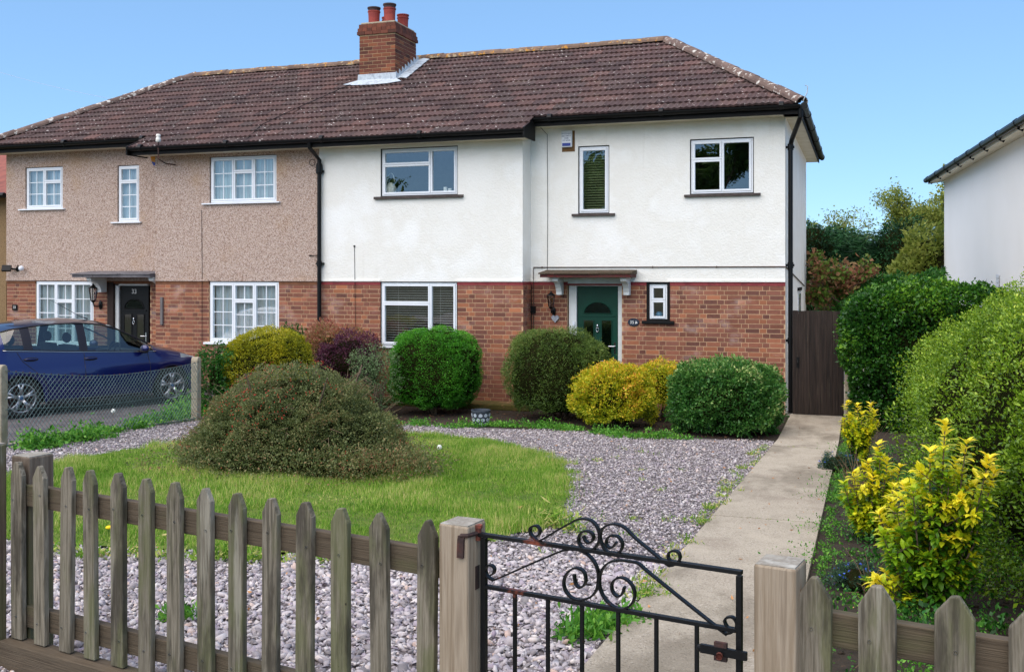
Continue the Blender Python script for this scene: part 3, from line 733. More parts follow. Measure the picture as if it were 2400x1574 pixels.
window(H33, W33['lowl'], YR, TRI4, (fX(70, YR - .05), fX(226, YR - .05), SW, .04), ('net', MT['net']), seal=False)
window(H33, W33['lowm'], YM, TRI4, (fX(476, YM - .05), fX(662, YM - .05), SW, .04), ('net', MT['net']), seal=False)

def front_door(H, X0, X1, z0, z1, Y, mat, has_num=None):
    """leaf with fan light, two tall panes, knocker, handle, letter box"""
    m = MB(); m.box(X0, X1, Y, Y + .045, z0, z1)
    d = m.build('front_door', mat, H, bevel=.004)
    w, h = X1 - X0, z1 - z0
    cx = (X0 + X1) / 2; zf = z0 + h * .76
    n = 16; R = w * .335
    arc = [(cx + R * math.cos(math.pi * i / n), zf + R * .82 * math.sin(math.pi * i / n)) for i in range(n + 1)]
    fan = MB(); fan.prism([(x, Y - .004, z) for x, z in arc], (0, 0, 0), (0, .003, 0)); fan.build('fanlight', MT['glass_dark'], d)
    tr = MB(); tr.tube([(x, Y - .006, z) for x, z in arc] + [(arc[0][0], Y - .006, arc[0][1])], .009, 6); tr.box(X0 + .05, X1 - .05, Y - .012, Y - .001, zf - .05, zf - .02)
    for s in (-1, 1):
        xa, xb = (X0 + w * .16, X0 + w * .40) if s < 0 else (X1 - w * .40, X1 - w * .16)
        za, zb = z0 + h * .36, z0 + h * .70
        p = MB(); p.box(xa, xb, Y - .004, Y - .0005, za, zb); p.build('pane', MT['glass_dark'], d)
        ring(tr, xa - .015, xb + .015, za - .015, zb + .015, .016, Y - .012, Y - .0005)
        ring(tr, xa - .015, xb + .015, z0 + h * .08, z0 + h * .30, .012, Y - .009, Y - .0005)
    tr.build('moulding', mat, d, bevel=.003)
    k = MB(); kz = z0 + h * .635
    k.tube([(cx + .022 * math.sin(t), Y - .022, kz - .03 - .035 * math.cos(t)) for t in [i * math.pi / 8 for i in range(17)]], .007, 6); k.ball((cx, Y - .02, kz + .03), (.016, .014, .035)); k.ball((cx, Y - .022, kz - .07), .012)
    k.build('knocker', MT['chrome'], d, smooth=True)
    hd = MB(); hx = X1 - .06; hz_ = z0 + h * .46
    hd.box(hx - .014, hx + .014, Y - .01, Y, hz_ - .1, hz_ + .1); hd.tube([(hx, Y - .01, hz_ + .03), (hx, Y - .045, hz_ + .03), (hx - .1, Y - .045, hz_ + .03)], .009, 8)
    hd.build('handle', MT['chrome'], d, smooth=False)
    lb = MB(); lb.box(cx - .13, cx + .13, Y - .014, Y, z0 + h * .315, z0 + h * .345); lb.build('letter_box', MT['chrome'], d, bevel=.004)
    return d
dr = W35['door']
xa, xb = fX(1353, YR + .1), fX(1450, YR + .1)
fr = MB(); fr.box(dr[0] + .02, xa, YR + .05, YR + .14, .1, dr[3]); fr.box(xb, dr[1] - .003, YR + .05, YR + .14, .1, dr[3]); fr.box(xa, xb, YR + .05, YR + .14, 2.07, dr[3]); fr.box(dr[0] + .02, dr[1], YR - .03, YR + .05, ZB0 + .03, ZB1 + .07)
fr.build('door_frame', MT['white_paint'], H35, bevel=.004)
front_door(H35, xa + .004, xb - .004, .12, 2.066, YR + .09, MT['door_green'])
st = MB(); st.box(dr[0] - .1, dr[1] + .1, YR - .4, YR + .14, 0, .10); st.build('door_step', MT['concrete'], H35)
bl = MB(); bx = (dr[0] + .02 + xa) / 2 + .02; bl.box(bx - .02, bx + .02, YR + .035, YR + .05, 1.36, 1.46); bl.ball((bx, YR + .034, 1.40), (.01, .006, .01)); bl.build('door_bell', MT['plastic_white'], H35)
dr = W33['door']
ya = YR + .1
xa, xb = fX(282, ya), fX(349.5, ya)
fr = MB(); fr.box(fX(274, ya) , xa, YR + .05, YR + .14, .1, dr[3]); fr.box(fX(274, ya), xb, YR + .05, YR + .139, 2.05, dr[3]); fr.build('door_frame', MT['white_paint'], H33, bevel=.004)
fr = MB(); fr.box(dr[0], fX(273.5, ya), YR - .01, YR + .15, .1, dr[3]); fr.build('door_post', surf('dark_brown_timber', [S(46, 30, 24)], rough=.7), H33)
d33 = front_door(H33, xa + .004, xb - .004, .12, 2.046, YR + .09, MT['door_black'])
st = MB(); st.box(dr[0] - .1, dr[1] + .1, YR - .4, YR + .14, 0, .10); st.build('door_step', MT['concrete'], H33)
text_obj('door_number', '33', .13, MT['number'], d33, ((xa + xb) / 2, YR + .085, 1.93), (math.pi / 2, 0, 0))

def canopy(H, X0, X1, Yf, Yw, zb, mslab, mtop, mbr, bx, bdepth):
    m = MB(); m.box(X0, X1, Yf, Yw, zb, zb + .055)
    c = m.build('porch_canopy', mslab, H, bevel=.006)
    rs = random.Random(4); t = MB(); n = int((X1 - X0) / .17)
    for i in range(n):
        a, b = X0 - .02 + (X1 - X0 + .04) * i / n, X0 - .02 + (X1 - X0 + .04) * (i + 1) / n - .006
        e = rs.uniform(-.012, .012)
        t.prism([(a, Yf - .03 + e, zb + .056), (a, Yf - .03 + e, zb + .078 + e * .5), (a, Yw, zb + .13), (a, Yw, zb + .056)], (0, 0, 0), (b - a, 0, 0))
    t.build('canopy_tile', mtop, c)
    for x in bx:
        D = bdepth
        prof = [(0, 0), (-D, 0), (-D, -.05), (-D * .96, -.07), (-D * .78, -.085), (-D * .6, -.12), (-D * .45, -.18), (-D * .36, -.25), (-D * .36, -.30), (0, -.30)]
        b = MB(); b.prism([(x, Yw + y, zb + z) for y, z in prof], (0, 0, 0), (.10, 0, 0)); b.box(x - .012, x + .112, Yw - D * 1.02, Yw, zb - .022, zb - .001)
        b.build('bracket', mbr, c, bevel=.006)
cz = fZ(1377, 650, 16.6)
canopy(H35, fX(1266, 16.58), fX(1478, 16.58), 16.56, YR - .02, cz, MT['canopy_red'], MT['canopy_moss'], MT['white_paint'], (fX(1322, YR) - .10, fX(1479, YR) - .10), .36)
cz = fZ(260, 650, 16.5)
canopy(H33, fX(172, 16.5), XIL - .02, 16.46, YR - .02, cz, MT['canopy_grey'], MT['canopy_grey'], MT['white_paint'], (fX(252, YR) - .10, XIL - .13), .46)

# eaves, gutters, pipes --------------------------------------------------------------
def eave(H, x0, x1, Ye, Yw, ztop, ends=True):
    m = MB(); m.box(x0, x1, Ye, Ye + .02, ztop - .155, ztop - .01); m.build('fascia', MT['black_paint'], H)
    m = MB(); m.box(x0, x1, Ye + .02, Yw + .05, ztop - .135, ztop - .12); m.build('soffit', MT['soffit'], H)
    gt = MB(); yc, zc = Ye - .058, ztop - .02; n = 8
    pr = [(yc + .056 * math.cos(math.pi + math.pi * i / n), zc + .062 * math.sin(math.pi + math.pi * i / n)) for i in range(n + 1)]
    pi = [(yc + .050 * math.cos(math.pi + math.pi * i / n), zc + .056 * math.sin(math.pi + math.pi * i / n)) for i in range(n + 1)][::-1]
    poly = [(x0, a, b) for a, b in pr + pi]
    for i in range(n):
        gt.prism([(x0, *pr[i]), (x0, *pr[i + 1]), (x0, *pi[n - 1 - i]), (x0, *pi[n - i])], (0, 0, 0), (x1 - x0, 0, 0))
    x = x0 + .3
    while x < x1:
        gt.tube([(x - .035, yc, zc - .004), (x + .035, yc, zc - .004)], .066, 10); x += 1.9
    gt.build('gutter', MT['black_gloss'], H)
XMR = -5.30
eave(H35, XMR, XER - .02, YE, YR, 4.945); eave(H35, XP, XMR, YEM, YM, 4.705)
eave(H33, XEL, -13.18, YE, YR, 4.945); eave(H33, -13.29, XP, YEM, YM, 4.705)
m = MB()
m.prism([(XMR - .02, YEM - .1, 4.55), (XMR - .02, YE + .05, 4.55), (XMR - .02, YE + .05, 4.96), (XMR - .02, YEM - .1, 4.71)], (0, 0, 0), (.03, 0, 0)); m.build('bargeboard', MT['black_paint'], H35)
m = MB(); m.prism([(-13.30, YEM - .1, 4.55), (-13.30, YE + .05, 4.55), (-13.30, YE + .05, 4.96), (-13.30, YEM - .1, 4.71)], (0, 0, 0), (.03, 0, 0)); m.build('bargeboard', MT['black_paint'], H33)
m = MB(); m.box(XER - .04, XER - .02, YE + .02, 24.1, 4.79, 4.935); m.build('fascia', MT['black_paint'], H35)
m = MB(); m.box(XR - .02, XER - .04, YR - .3, 24.1, 4.81, 4.824); m.build('soffit', MT['soffit'], H35)
m = MB(); m.tube([(XER + .036, YE - .06, 4.905), (XER + .036, 24.15, 4.905)], .058, 10)
for y in np.arange(17.5, 24.2, 1.6): m.tube([(XER + .036, y, 4.905), (XER + .036, y + .1, 4.905)], .068, 10)
m.build('gutter', MT['black_gloss'], H35)
m = MB(); px_, py_ = XR + .075, YR + .10
m.tube([(XER - .02, YE - .03, 4.90), (XER - .02, YE - .02, 4.74), (XER - .06, YE + .08, 4.66), (px_ + .03, py_ - .08, 4.45), (px_, py_, 4.36), (px_, py_, .03)], .038, 12)
for z in (4.33, 2.42, 1.2): m.tube([(px_, py_, z - .05), (px_, py_, z + .05)], .047, 12); m.box(px_ - .085, px_ + .06, py_ - .006, py_ + .03, z - .02, z + .02)
m.build('downpipe', MT['black_gloss'], H35)
m = MB(); px_, py_ = XP + .04, YM - .065
m.tube([(px_, YEM - .05, 4.66), (px_, YEM - .03, 4.54), (px_, py_, 4.36), (px_, py_, .03)], .038, 12)
m.lathe([(.05, 0), (.06, .02), (.06, .16), (.045, .2)], (px_, py_, 4.10), 12)
for z in (2.47, 4.15): m.tube([(px_, py_, z - .05), (px_, py_, z + .05)], .048, 12); m.box(px_ - .07, px_ + .07, py_, py_ + .065, z - .02, z + .02)
m.tube([(px_ + .10 * math.sin(t) * .6 - .16, py_ + .03, 4.32 + .06 * math.cos(t)) for t in [i * math.pi / 6 for i in range(13)]], .006, 5)
m.tube([(px_ - .22, py_ + .05, 2.62), (px_, py_, 2.62)], .008, 6); m.ball((px_ - .22, py_ + .05, 2.62), .016)
m.build('downpipe', MT['black_gloss'], H35)
# pipes and wires on the walls
m = MB(); zt = fZ(1251, 626.5, YR)
m.tube([(fX(1251, YR), YR - .012, .5), (fX(1251, YR), YR - .012, zt), (XR + .012, YR - .012, zt + .0), (XR + .012, YR + .1, zt - .01), (XR + .012, 22.6, zt - .36)], .0105, 6)
for x in (1271, 1530, 1680): m.box(fX(x, YR) - .006, fX(x, YR) + .006, YR - .026, YR, zt - .016, zt + .016)
m.build('gas_pipe', MT['pipe_brown'], H35)
m = MB(); m.tube([(fX(1275, YR), YR - .2, 4.80), (fX(1283, YR), YR - .01, 4.70), (fX(1284, YR), YR - .006, 3.4), (fX(1283, YR), YR - .006, 2.33)], .0045, 5)
m.tube([(fX(831, YM), YM - .006, fZ(831, 578, YM)), (fX(832, YM), YM - .006, 2.2), (fX(834, YM), YM - .006, .9)], .0045, 5); m.ball((fX(831, YM), YM - .01, fZ(831, 577, YM)), .018)
m.tube([(fX(1243, YR) + .03, YR - .02, 2.1), (fX(1243, YR) + .03, YR - .02, .5)], .006, 5); m.box(fX(1240, YR), fX(1256, YR), YR - .03, YR - .004, 1.60, 1.72)
m.build('cable', MT['black_paint'], H35)
m = MB(); m.tube([(fX(473, YM), YM - .006, 3.5), (fX(474, YM), YM - .006, 2.5), (fX(474, YM), YM - .006, 1.0)], .0045, 5)
m.tube([(-9.95, 18.98, zroof(18.98) + .06), (-10.2, 18.4, zroof(18.4) + .06), (-10.55, 17.6, zroof(17.6) + .06), (-10.8, 16.9, zroof(16.9) + .06), (-10.72, 16.2, 4.72)], .007, 5)
m.build('cable', MT['black_paint'], H33)
m = MB(); m.box(XR, XR + .006, fX(1, 1) * 0 + 18.3, 18.5, 1.95, 2.12); m.build('air_brick', MT['black_paint'], H35)
sw = MB(); sw.box(XR - .005, XR + .012, 20.4, 21.3, 1.35, 1.96); sw_ = sw.build('window', MT['upvc'], H35)
m = MB(); m.box(XR + .0125, XR + .014, 20.46, 20.83, 1.41, 1.90); m.box(XR + .0125, XR + .014, 20.88, 21.24, 1.41, 1.90); m.build('pane', MT['glass'], sw_)
m = MB(); m.box(XR, XR + .03, 20.3, 21.4, 1.96, 2.02); m.build('lintel', MT['black_paint'], sw_)
m = MB(); m.box(-8.8, -5.2, 16.12, YM + .01, 0, .10); m.build('mossy_ledge', MT['mossy'], H35, bevel=.02)

# roofs ------------------------------------------------------------------------------
def roof_base(H, is35):
    m = MB(); e = -.02
    if is35:
        P = lambda x, y: (x, y, zroof(y) + e)
        m.add([P(XP, YEM), P(XMR, YEM), P(XMR, YE), P(XER, YE), P(XRR, YRI), P(XP, YRI)], [(0, 1, 2, 3, 4, 5)])
        yb = 2 * YRI - YE
        m.add([(XER, YE, 4.92), (XER, yb, 4.92), (XRR, YRI, ZRI - .02)], [(0, 1, 2)])
        m.add([(XER, yb, 4.92), (XP, yb, 4.92), (XP, YRI, ZRI - .02), (XRR, YRI, ZRI - .02)], [(0, 1, 2, 3)])
    else:
        P = lambda x, y: (x, y, zroof(y) + e)
        m.add([P(XEL, YE), P(-13.29, YE), P(-13.29, YEM), P(XP, YEM), P(XP, YRI), P(XRL, YRI)], [(0, 1, 2, 3, 4, 5)])
        yb = 2 * YRI - YE
        m.add([(XEL, yb, 4.92), (XEL, YE, 4.92), (XRL, YRI, ZRI - .02)], [(0, 1, 2)])
        m.add([(XP, yb, 4.92), (XEL, yb, 4.92), (XRL, YRI, ZRI - .02), (XP, YRI, ZRI - .02)], [(0, 1, 2, 3)])
    return m.build('roof', MT['roof_under'], H)
R35 = roof_base(H35, True); R33 = roof_base(H33, False)
lay_tiles(R35, TILES[35]); lay_tiles(R33, TILES[33])
cap_run(R35, 'ridge_tile', RIDGE_ME, (XP, YRI, ZRI + .0), (XRR - .05, YRI, ZRI + .0), .43)
cap_run(R33, 'ridge_tile', RIDGE_ME, (XRL + .05, YRI, ZRI + .0), (XP, YRI, ZRI + .0), .43)
cap_run(R35, 'hip_tile', HIP_ME, (XER, YE - .03, 4.955), (XRR, YRI, ZRI + .02), .36)
cap_run(R33, 'hip_tile', HIP_ME, (XEL, YE - .03, 4.955), (XRL, YRI, ZRI + .02), .36)
m = MB(); m.tube([(XER + .02, YE - .05, 4.98), (XER + .08, YE - .07, 5.10), (XER + .09, YE - .07, 5.20), (XER + .05, YE - .07, 5.22)], .008, 6); m.build('hip_iron', MT['lead'], H35)

# chimney ------------------------------------------------------------------------------
CX0, CX1, CY0, CY1 = -9.88, -9.06, 19.10, 20.14
m = MB(); m.box(CX0 + .005, CX1 - .005, CY0 + .005, CY1 - .005, 5.9, 7.45)
CH = m.build('chimney', MT['mortar_grey'], H35)
OC = org(CH); rs = random.Random(8)
CS_ = brick_mesh('chimney_stretcher', .195, .03, .064); CHd = brick_mesh('chimney_header', .093, .03, .064)
for me in (CS_, CHd): me.materials.append(MT['brick_chimney'])
cj = MB(); cjc = []
for c in range(15):
    z = 6.12 + c * .0752
    for face in (0, 1):
        W_ = (CX1 - CX0) if face == 0 else (CY1 - CY0); n = 4 if face == 0 else 5
        w = W_ / n
        xs = [i * w for i in range(n + 1)] if (c + face) % 2 == 0 else [0] + [w * .5 + i * w for i in range(n)] + [W_]
        for a, b in zip(xs[:-1], xs[1:]):
            mid = (a + b) / 2; L = b - a - .010
            if face == 0: p = Vector((CX0 + mid, CY0 - rs.uniform(0, .003), z)); rz = 0
            else:
                p = Vector((CX1 + rs.uniform(0, .003), CY0 + mid, z)); rz = math.pi / 2
                if z < zroof(p.y) - .05: continue
            o = link('brick', CS_ if L > .12 else CHd, None, CH, p - OC, (0, 0, rz)); o.scale = (L / (.195 if L > .12 else .093), 1, 1)
for z0, z1, pr in ((7.235, 7.30, .036), (7.305, 7.37, .026), (7.375, 7.455, .006)):
    for face in range(2):
        W_ = (CX1 - CX0) if face == 0 else (CY1 - CY0); n = 8 if (z0 > 7.3) else 5; n = n + (2 if face else 0)
        for i in range(n):
            a, b = -pr + (W_ + 2 * pr) * i / n, -pr + (W_ + 2 * pr) * (i + 1) / n - .008
            if face == 0: cj.box(CX0 + a, CX0 + b, CY0 - pr, CY0 + .05, z0, z1)
            else: cj.box(CX1 - .05, CX1 + pr, CY0 + a + .002, CY0 + b, z0, z1 - .001)
            cjc += [rs.random() * .45] * 6
cj.box(CX0 - .04, CX0 + .05, CY0 + .06, CY1 + .03, 7.236, 7.45); cjc += [.2] * 6
cj.build('corbel_brick', MT['brick_joined_chimney'], CH, kind='stuff', rnd=cjc)
m = MB(); m.prism([(CX0 + .02, CY0 + .02, 7.45), (CX1 - .02, CY0 + .02, 7.45), (CX1 - .02, CY1 - .02, 7.45), (CX0 + .02, CY1 - .02, 7.45)][::-1], (0, 0, 0), (0, 0, .05)); m.build('flaunching', MT['concrete'], CH, bevel=.02)
for x, y, zt, r, holes in ((-9.68, 19.38, 7.86, .125, 1), (-9.33, 19.40, 7.91, .125, 1), (-9.24, 19.86, 7.79, .118, 0), (-9.60, 19.85, 7.76, .11, 0)):
    h = zt - 7.47
    m = MB(); m.lathe([(r * .92, 0), (r * .95, h * .5), (r, h * .74), (r * 1.08, h * .75), (r * 1.08, h * .80), (r * .98, h * .81)], (x, y, 7.47), 20)
    pot = m.build('chimney_pot', MT['terracotta'], CH, smooth=False)
    m = MB(); m.lathe([(r * .98, h * .81), (r * 1.0, h * .9), (r * 1.12, h * .94), (r * 1.12, h), (r * .86, h), (r * .8, h * .8)], (x, y, 7.47), 20); m.build('chimney_pot', MT['pot_rim'] if holes else MT['terracotta'], CH)
# lead flashing: apron, stepped side, saddle
m = MB(); zf = lambda y: zroof(y) + .055
m.add([(CX0 - .28, 18.93, zf(18.93)), (CX0 - .02, 18.86, zf(18.86)), (CX0 + .4, 18.82, zf(18.82)), (CX1 - .06, 18.84, zf(18.84)), (CX1 + .22, 18.92, zf(18.92)),
       (CX1 + .03, CY0 - .012, zf(CY0) + .01), (CX0 - .03, CY0 - .012, zf(CY0) + .01), (CX0 - .02, CY0 - .014, zf(CY0) + .13), (CX1 + .02, CY0 - .014, zf(CY0) + .13)],
      [(0, 1, 6), (1, 2, 5, 6), (2, 3, 5), (3, 4, 5), (6, 5, 8, 7)])
ys = [CY0 - .01 + i * (CY1 + .12 - CY0) / 8 for i in range(9)]
for i in range(8):
    a, b = ys[i], ys[i + 1]
    m.add([(CX1 + .012, a, zf(a)), (CX1 + .012, b, zf(b)), (CX1 + .012, b, zf(b) + .05), (CX1 + .012, a + .02, zf(a) + .16)], [(0, 1, 2, 3)])
    wv = .012 * math.sin(i * 2.1)
    m.add([(CX1 + .013, a, zf(a)), (CX1 + .013, b, zf(b)), (CX1 + .13, b, zf(b) + .02 + wv), (CX1 + .13, a, zf(a) + .02 - wv)], [(0, 3, 2, 1)])
    m.add([(CX1 + .13, a, zf(a) + .02 - wv), (CX1 + .13, b, zf(b) + .02 + wv), (CX1 + .26 + wv, b, zf(b)), (CX1 + .25 - wv, a, zf(a))], [(0, 3, 2, 1)])
fl = m.build('flashing', MT['lead'], CH)
md = fl.modifiers.new('thick', 'SOLIDIFY'); md.thickness = .006; md.offset = 1
# ------------------------------------------------------------------ ground, path, lawn, gravel
def gd(Y): return .08 if Y >= 9 else min(.684, .08 + (9 - Y) * .1007)
m = MB()
ys = [-500, 3.0, 14.4, 700]
for i in range(3):
    a, b = ys[i], ys[i + 1]
    m.quad((-9.4, a, g(a) - .03), (500, a, g(a) - .03), (500, b, g(b) - .03), (-9.4, b, g(b) - .03))
yl = [-500, 3.0, 9.0, 700]
for i in range(3):
    a, b = yl[i], yl[i + 1]
    m.quad((-500, a, gd(a) - .03), (-9.4, a, gd(a) - .03), (-9.4, b, gd(b) - .03), (-500, b, gd(b) - .03))
tag(m.build('ground', MT['ground']), kind='structure')

def sheet(name, pts, dz, mat, kind='structure', prof=g, cuts=(3.0, 9.0, 14.4), thick=0.):
    bm = bmesh.new(); vs = [bm.verts.new((x, y, 0)) for x, y in pts]; bm.faces.new(vs)
    bmesh.ops.triangulate(bm, faces=bm.faces[:])
    for c in cuts: bmesh.ops.bisect_plane(bm, geom=bm.verts[:] + bm.edges[:] + bm.faces[:], plane_co=(0, c, 0), plane_no=(0, 1, 0))
    for v in bm.verts: v.co.z = prof(v.co.y) + dz
    bmesh.ops.recalc_face_normals(bm, faces=bm.faces[:])
    me = bpy.data.meshes.new(name); bm.to_mesh(me); bm.free()
    if me.polygons and me.polygons[0].normal.z < 0: me.flip_normals()
    o = link(name, me, mat)
    if kind: o['kind'] = kind
    return o
PXL, PXR = -1.084, -.295
GRAVEL = [(-9.3, 3.2), (PXL, 3.0), (PXL, 14.2), (-9.3, 14.2)]
sheet('gravel_bed', GRAVEL, .0, MT['gravel_bed'])
sheet('soil_bed', [(-9.3, 14.202), (PXL, 14.202), (PXL - .05, 17.0), (-9.3, 17.0)], .004, MT['soil'])
SOILR = [(PXR, 2.6), (3.6, 2.3), (3.6, 17.0), (PXR + .02, 17.0)]
sheet('flower_bed_soil', SOILR, .002, MT['soil'])
sheet('driveway', [(-17.1, 4.), (-9.42, 4.), (-9.42, 16.6), (-17.1, 17.02)], .004, MT['drive'], prof=gd)
sheet('pavement', [(-40, 2.2), (-40, -3), (40, -3), (40, 2.2)], .01, MT['pavement'])
sheet('side_yard', [(XR - .1, 17.05), (3.5, 17.0), (3.5, 31), (XR - .1, 31)], .005, MT['path'])
# concrete path in bays
pt = empty('path', (PXL, 3, g(3)), kind='structure')
for a, b in ((2.4, 7.92), (7.94, 13.38), (13.41, 17.05)):
    m = MB(); z = lambda y: g(y) + .03
    ysb = [a] + [c for c in (3.0, 14.4) if a < c < b] + [b]
    for i in range(len(ysb) - 1):
        q, r = ysb[i], ysb[i + 1]
        m.quad((PXL, q, z(q)), (PXR, q, z(q)), (PXR, r, z(r)), (PXL, r, z(r)))
        m.quad((PXL, q, z(q) - .1), (PXL, q, z(q)), (PXL, r, z(r)), (PXL, r, z(r) - .1)); m.quad((PXR, q, z(q)), (PXR, q, z(q) - .1), (PXR, r, z(r) - .1), (PXR, r, z(r)))
    m.quad((PXL, a, z(a) - .1), (PXR, a, z(a) - .1), (PXR, a, z(a)), (PXL, a, z(a))); m.quad((PXL, b, z(b)), (PXR, b, z(b)), (PXR, b, z(b) - .1), (PXL, b, z(b) - .1))
    m.build('slab', MT['path'], pt)
# kerb between garden and drive
kb = [(-9.05, 8.0), (-9.15, 9.0), (-9.5, 13.1), (-9.5, 15.6)]
m = MB()
for (x0, y0), (x1, y1) in zip(kb[:-1], kb[1:]):
    za, zb = max(g(y0), gd(y0)) + .03, max(g(y1), gd(y1)) + .03
    m.prism([(x0 - .06, y0, -.3), (x0 + .04, y0, -.3), (x0 + .04, y0, za), (x0 - .06, y0, za)], (x0, y0, 0), (x1, y1, 0)) if abs(za - zb) < .001 else \
        m.add([(x0 - .36, y0, -.3), (x0 + .04, y0, -.3), (x0 + .04, y0, za), (x0 - .06, y0, za), (x1 - .36, y1, -.3), (x1 + .04, y1, -.3), (x1 + .04, y1, zb), (x1 - .06, y1, zb)],
              [(3, 2, 1, 0), (4, 5, 6, 7), (0, 1, 5, 4), (1, 2, 6, 5), (2, 3, 7, 6), (3, 0, 4, 7)])
tag(m.build('drive_kerb', MT['concrete']), kind='structure')

LAWN = [G(*p) for p in ((60, 1112), (160, 1082), (290, 1058), (430, 1043), (620, 1030), (900, 1016), (1010, 1022), (1100, 1030), (1190, 1046), (1270, 1068), (1318, 1094), (1336, 1128), (1328, 1165), (1318, 1205),
                        (1262, 1240), (1180, 1262), (1100, 1282), (960, 1297), (800, 1302), (640, 1300), (480, 1296), (330, 1290), (200, 1284), (90, 1272), (-120, 1262), (-160, 1180), (-60, 1140))]
def in_poly(X, Y, poly):
    c = np.zeros(len(X), bool); n = len(poly); j = n - 1
    for i in range(n):
        xi, yi = poly[i]; xj, yj = poly[j]
        if yi != yj:
            t = ((yi > Y) != (yj > Y)) & (X < (xj - xi) * (Y - yi) / (yj - yi) + xi); c ^= t
        j = i
    return c
lw_ = sheet('lawn', LAWN, .02, MT['lawn_base'])
R = np.random.RandomState(11)
lx0, lx1 = min(p[0] for p in LAWN), max(p[0] for p in LAWN); ly0, ly1 = min(p[1] for p in LAWN), max(p[1] for p in LAWN)
n = 330000
X = R.uniform(lx0 - .08, lx1 + .08, n); Y = R.uniform(ly0 - .08, ly1 + .08, n)
P0 = np.stack([X, Y, 0 * X], 1); rag = .10 * nz(P0, 1.6, 61, 3); jx, jy = R.normal(0, .05, n) + rag, R.normal(0, .05, n) + .10 * nz(P0, 1.6, 62, 3)
k = in_poly(X + jx, Y + jy, LAWN); X, Y = X[k], Y[k]
vis = (X > -1.05 * Y - .3); X, Y = X[vis], Y[vis]
P3 = np.stack([X, Y, np.zeros_like(X)], 1)
clump = nz(P3, .9, 5, 3)
keep = R.uniform(size=len(X)) < np.clip(.75 + .4 * clump, .25, 1); X, Y, clump = X[keep], Y[keep], clump[keep]
h = (.045 + .03 * np.clip(clump, -.8, 1.2)) * R.uniform(.5, 1.45, len(X)); h = np.maximum(h, .015)
ang = R.uniform(0, 6.283, len(X)); lean = R.normal(0, .45, len(X)); la = R.uniform(0, 6.283, len(X)); w = R.uniform(.0022, .0042, len(X))
Z = gv(Y) + .018
ax, ay = np.cos(ang) * w, np.sin(ang) * w
b0 = np.stack([X - ax, Y - ay, Z], 1); b1 = np.stack([X + ax, Y + ay, Z], 1)
md_ = np.stack([X + np.cos(la) * lean * h * .3, Y + np.sin(la) * lean * h * .3, Z + h * .6], 1)
t = np.stack([X + np.cos(la) * lean * h, Y + np.sin(la) * lean * h, Z + h * np.sqrt(np.clip(1 - .5 * lean ** 2, .2, 1))], 1)
N_ = len(X); V = np.concatenate([b0, b1, t]); F = np.stack([np.arange(N_), np.arange(N_) + N_, np.arange(N_) + 2 * N_], 1)
mesh_np('grass', V, F, LM['grass'], rnd=np.clip(R.uniform(0, .9, N_) + .12 * clump, 0, 1), kind='stuff')

# gravel stones
ICO = [(0, 0, 1)] + [(.894 * math.cos(a), .894 * math.sin(a), .447) for a in np.arange(5) * 2 * math.pi / 5] + [(.894 * math.cos(a), .894 * math.sin(a), -.447) for a in (np.arange(5) + .5) * 2 * math.pi / 5] + [(0, 0, -1)]
ICF = [(0, i + 1, (i + 1) % 5 + 1) for i in range(5)] + [(i + 1, i + 6, (i + 1) % 5 + 1) for i in range(5)] + [((i + 1) % 5 + 1, i + 6, (i + 1) % 5 + 6) for i in range(5)] + [(i + 6, 11, (i + 1) % 5 + 6) for i in range(5)]
OCT = [(1, 0, 0), (0, 1, 0), (-1, 0, 0), (0, -1, 0), (0, 0, 1), (0, 0, -1)]
OCF = [(0, 1, 4), (1, 2, 4), (2, 3, 4), (3, 0, 4), (1, 0, 5), (2, 1, 5), (3, 2, 5), (0, 3, 5)]
def stones(name, X, Y, Z, r, base, faces, seed):
    R = np.random.RandomState(seed); n = len(X); B = np.array(base); k = len(B)
    S_ = np.stack([r * R.uniform(.8, 1.35, n), r * R.uniform(.45, .9, n), r * R.uniform(.18, .48, n)], 1)
    V = B[None] * R.uniform(.72, 1.2, (n, k, 1)) * S_[:, None, :]
    a = R.uniform(0, 6.283, n); tl = R.normal(0, .4, n); t2 = R.normal(0, .4, n)
    def rot(V, i, j, a):
        c, s = np.cos(a)[:, None], np.sin(a)[:, None]; x, y = V[:, :, i].copy(), V[:, :, j].copy()
        V[:, :, i] = c * x - s * y; V[:, :, j] = s * x + c * y
    rot(V, 0, 2, tl); rot(V, 1, 2, t2); rot(V, 0, 1, a)
    V += np.stack([X, Y, Z], 1)[:, None, :]
    F = np.array(faces)[None] + (np.arange(n) * k)[:, None, None]
    mesh_np(name, V.reshape(-1, 3), F.reshape(-1, 3), MT['stone'], rnd=np.repeat(R.uniform(size=n), len(faces)), kind='stuff')
R = np.random.RandomState(21)
n = 330000
X = R.uniform(-9.3, PXL - .02, n); Y = R.uniform(3.0, 14.6, n)
k = (~in_poly(X + R.normal(0, .02, n), Y + R.normal(0, .02, n), LAWN)) & (X > -1.04 * Y - .2)
dens = np.clip(1.15 - .06 * Y, .42, .95)
bed = Y > 14.2 + .25 * nz(np.stack([X, Y, 0 * X], 1), .5, 3) - R.exponential(.08, n)
k &= (R.uniform(size=n) < dens) & ~bed
X, Y = X[k], Y[k]
r = np.exp(R.normal(math.log(.0128), .38, len(X))); r = np.clip(r, .006, .034)
r = np.where(Y > 7, r * .98, r)
Z = gv(Y) + R.uniform(-.004, .018, len(X))
near = Y < 6.2
hexa = [(math.cos(a), math.sin(a)) for a in np.arange(6) * math.pi / 3]
CHIP = [(x, y, -.8) for x, y in hexa] + [(x * .82, y * .82, .9) for x, y in hexa]
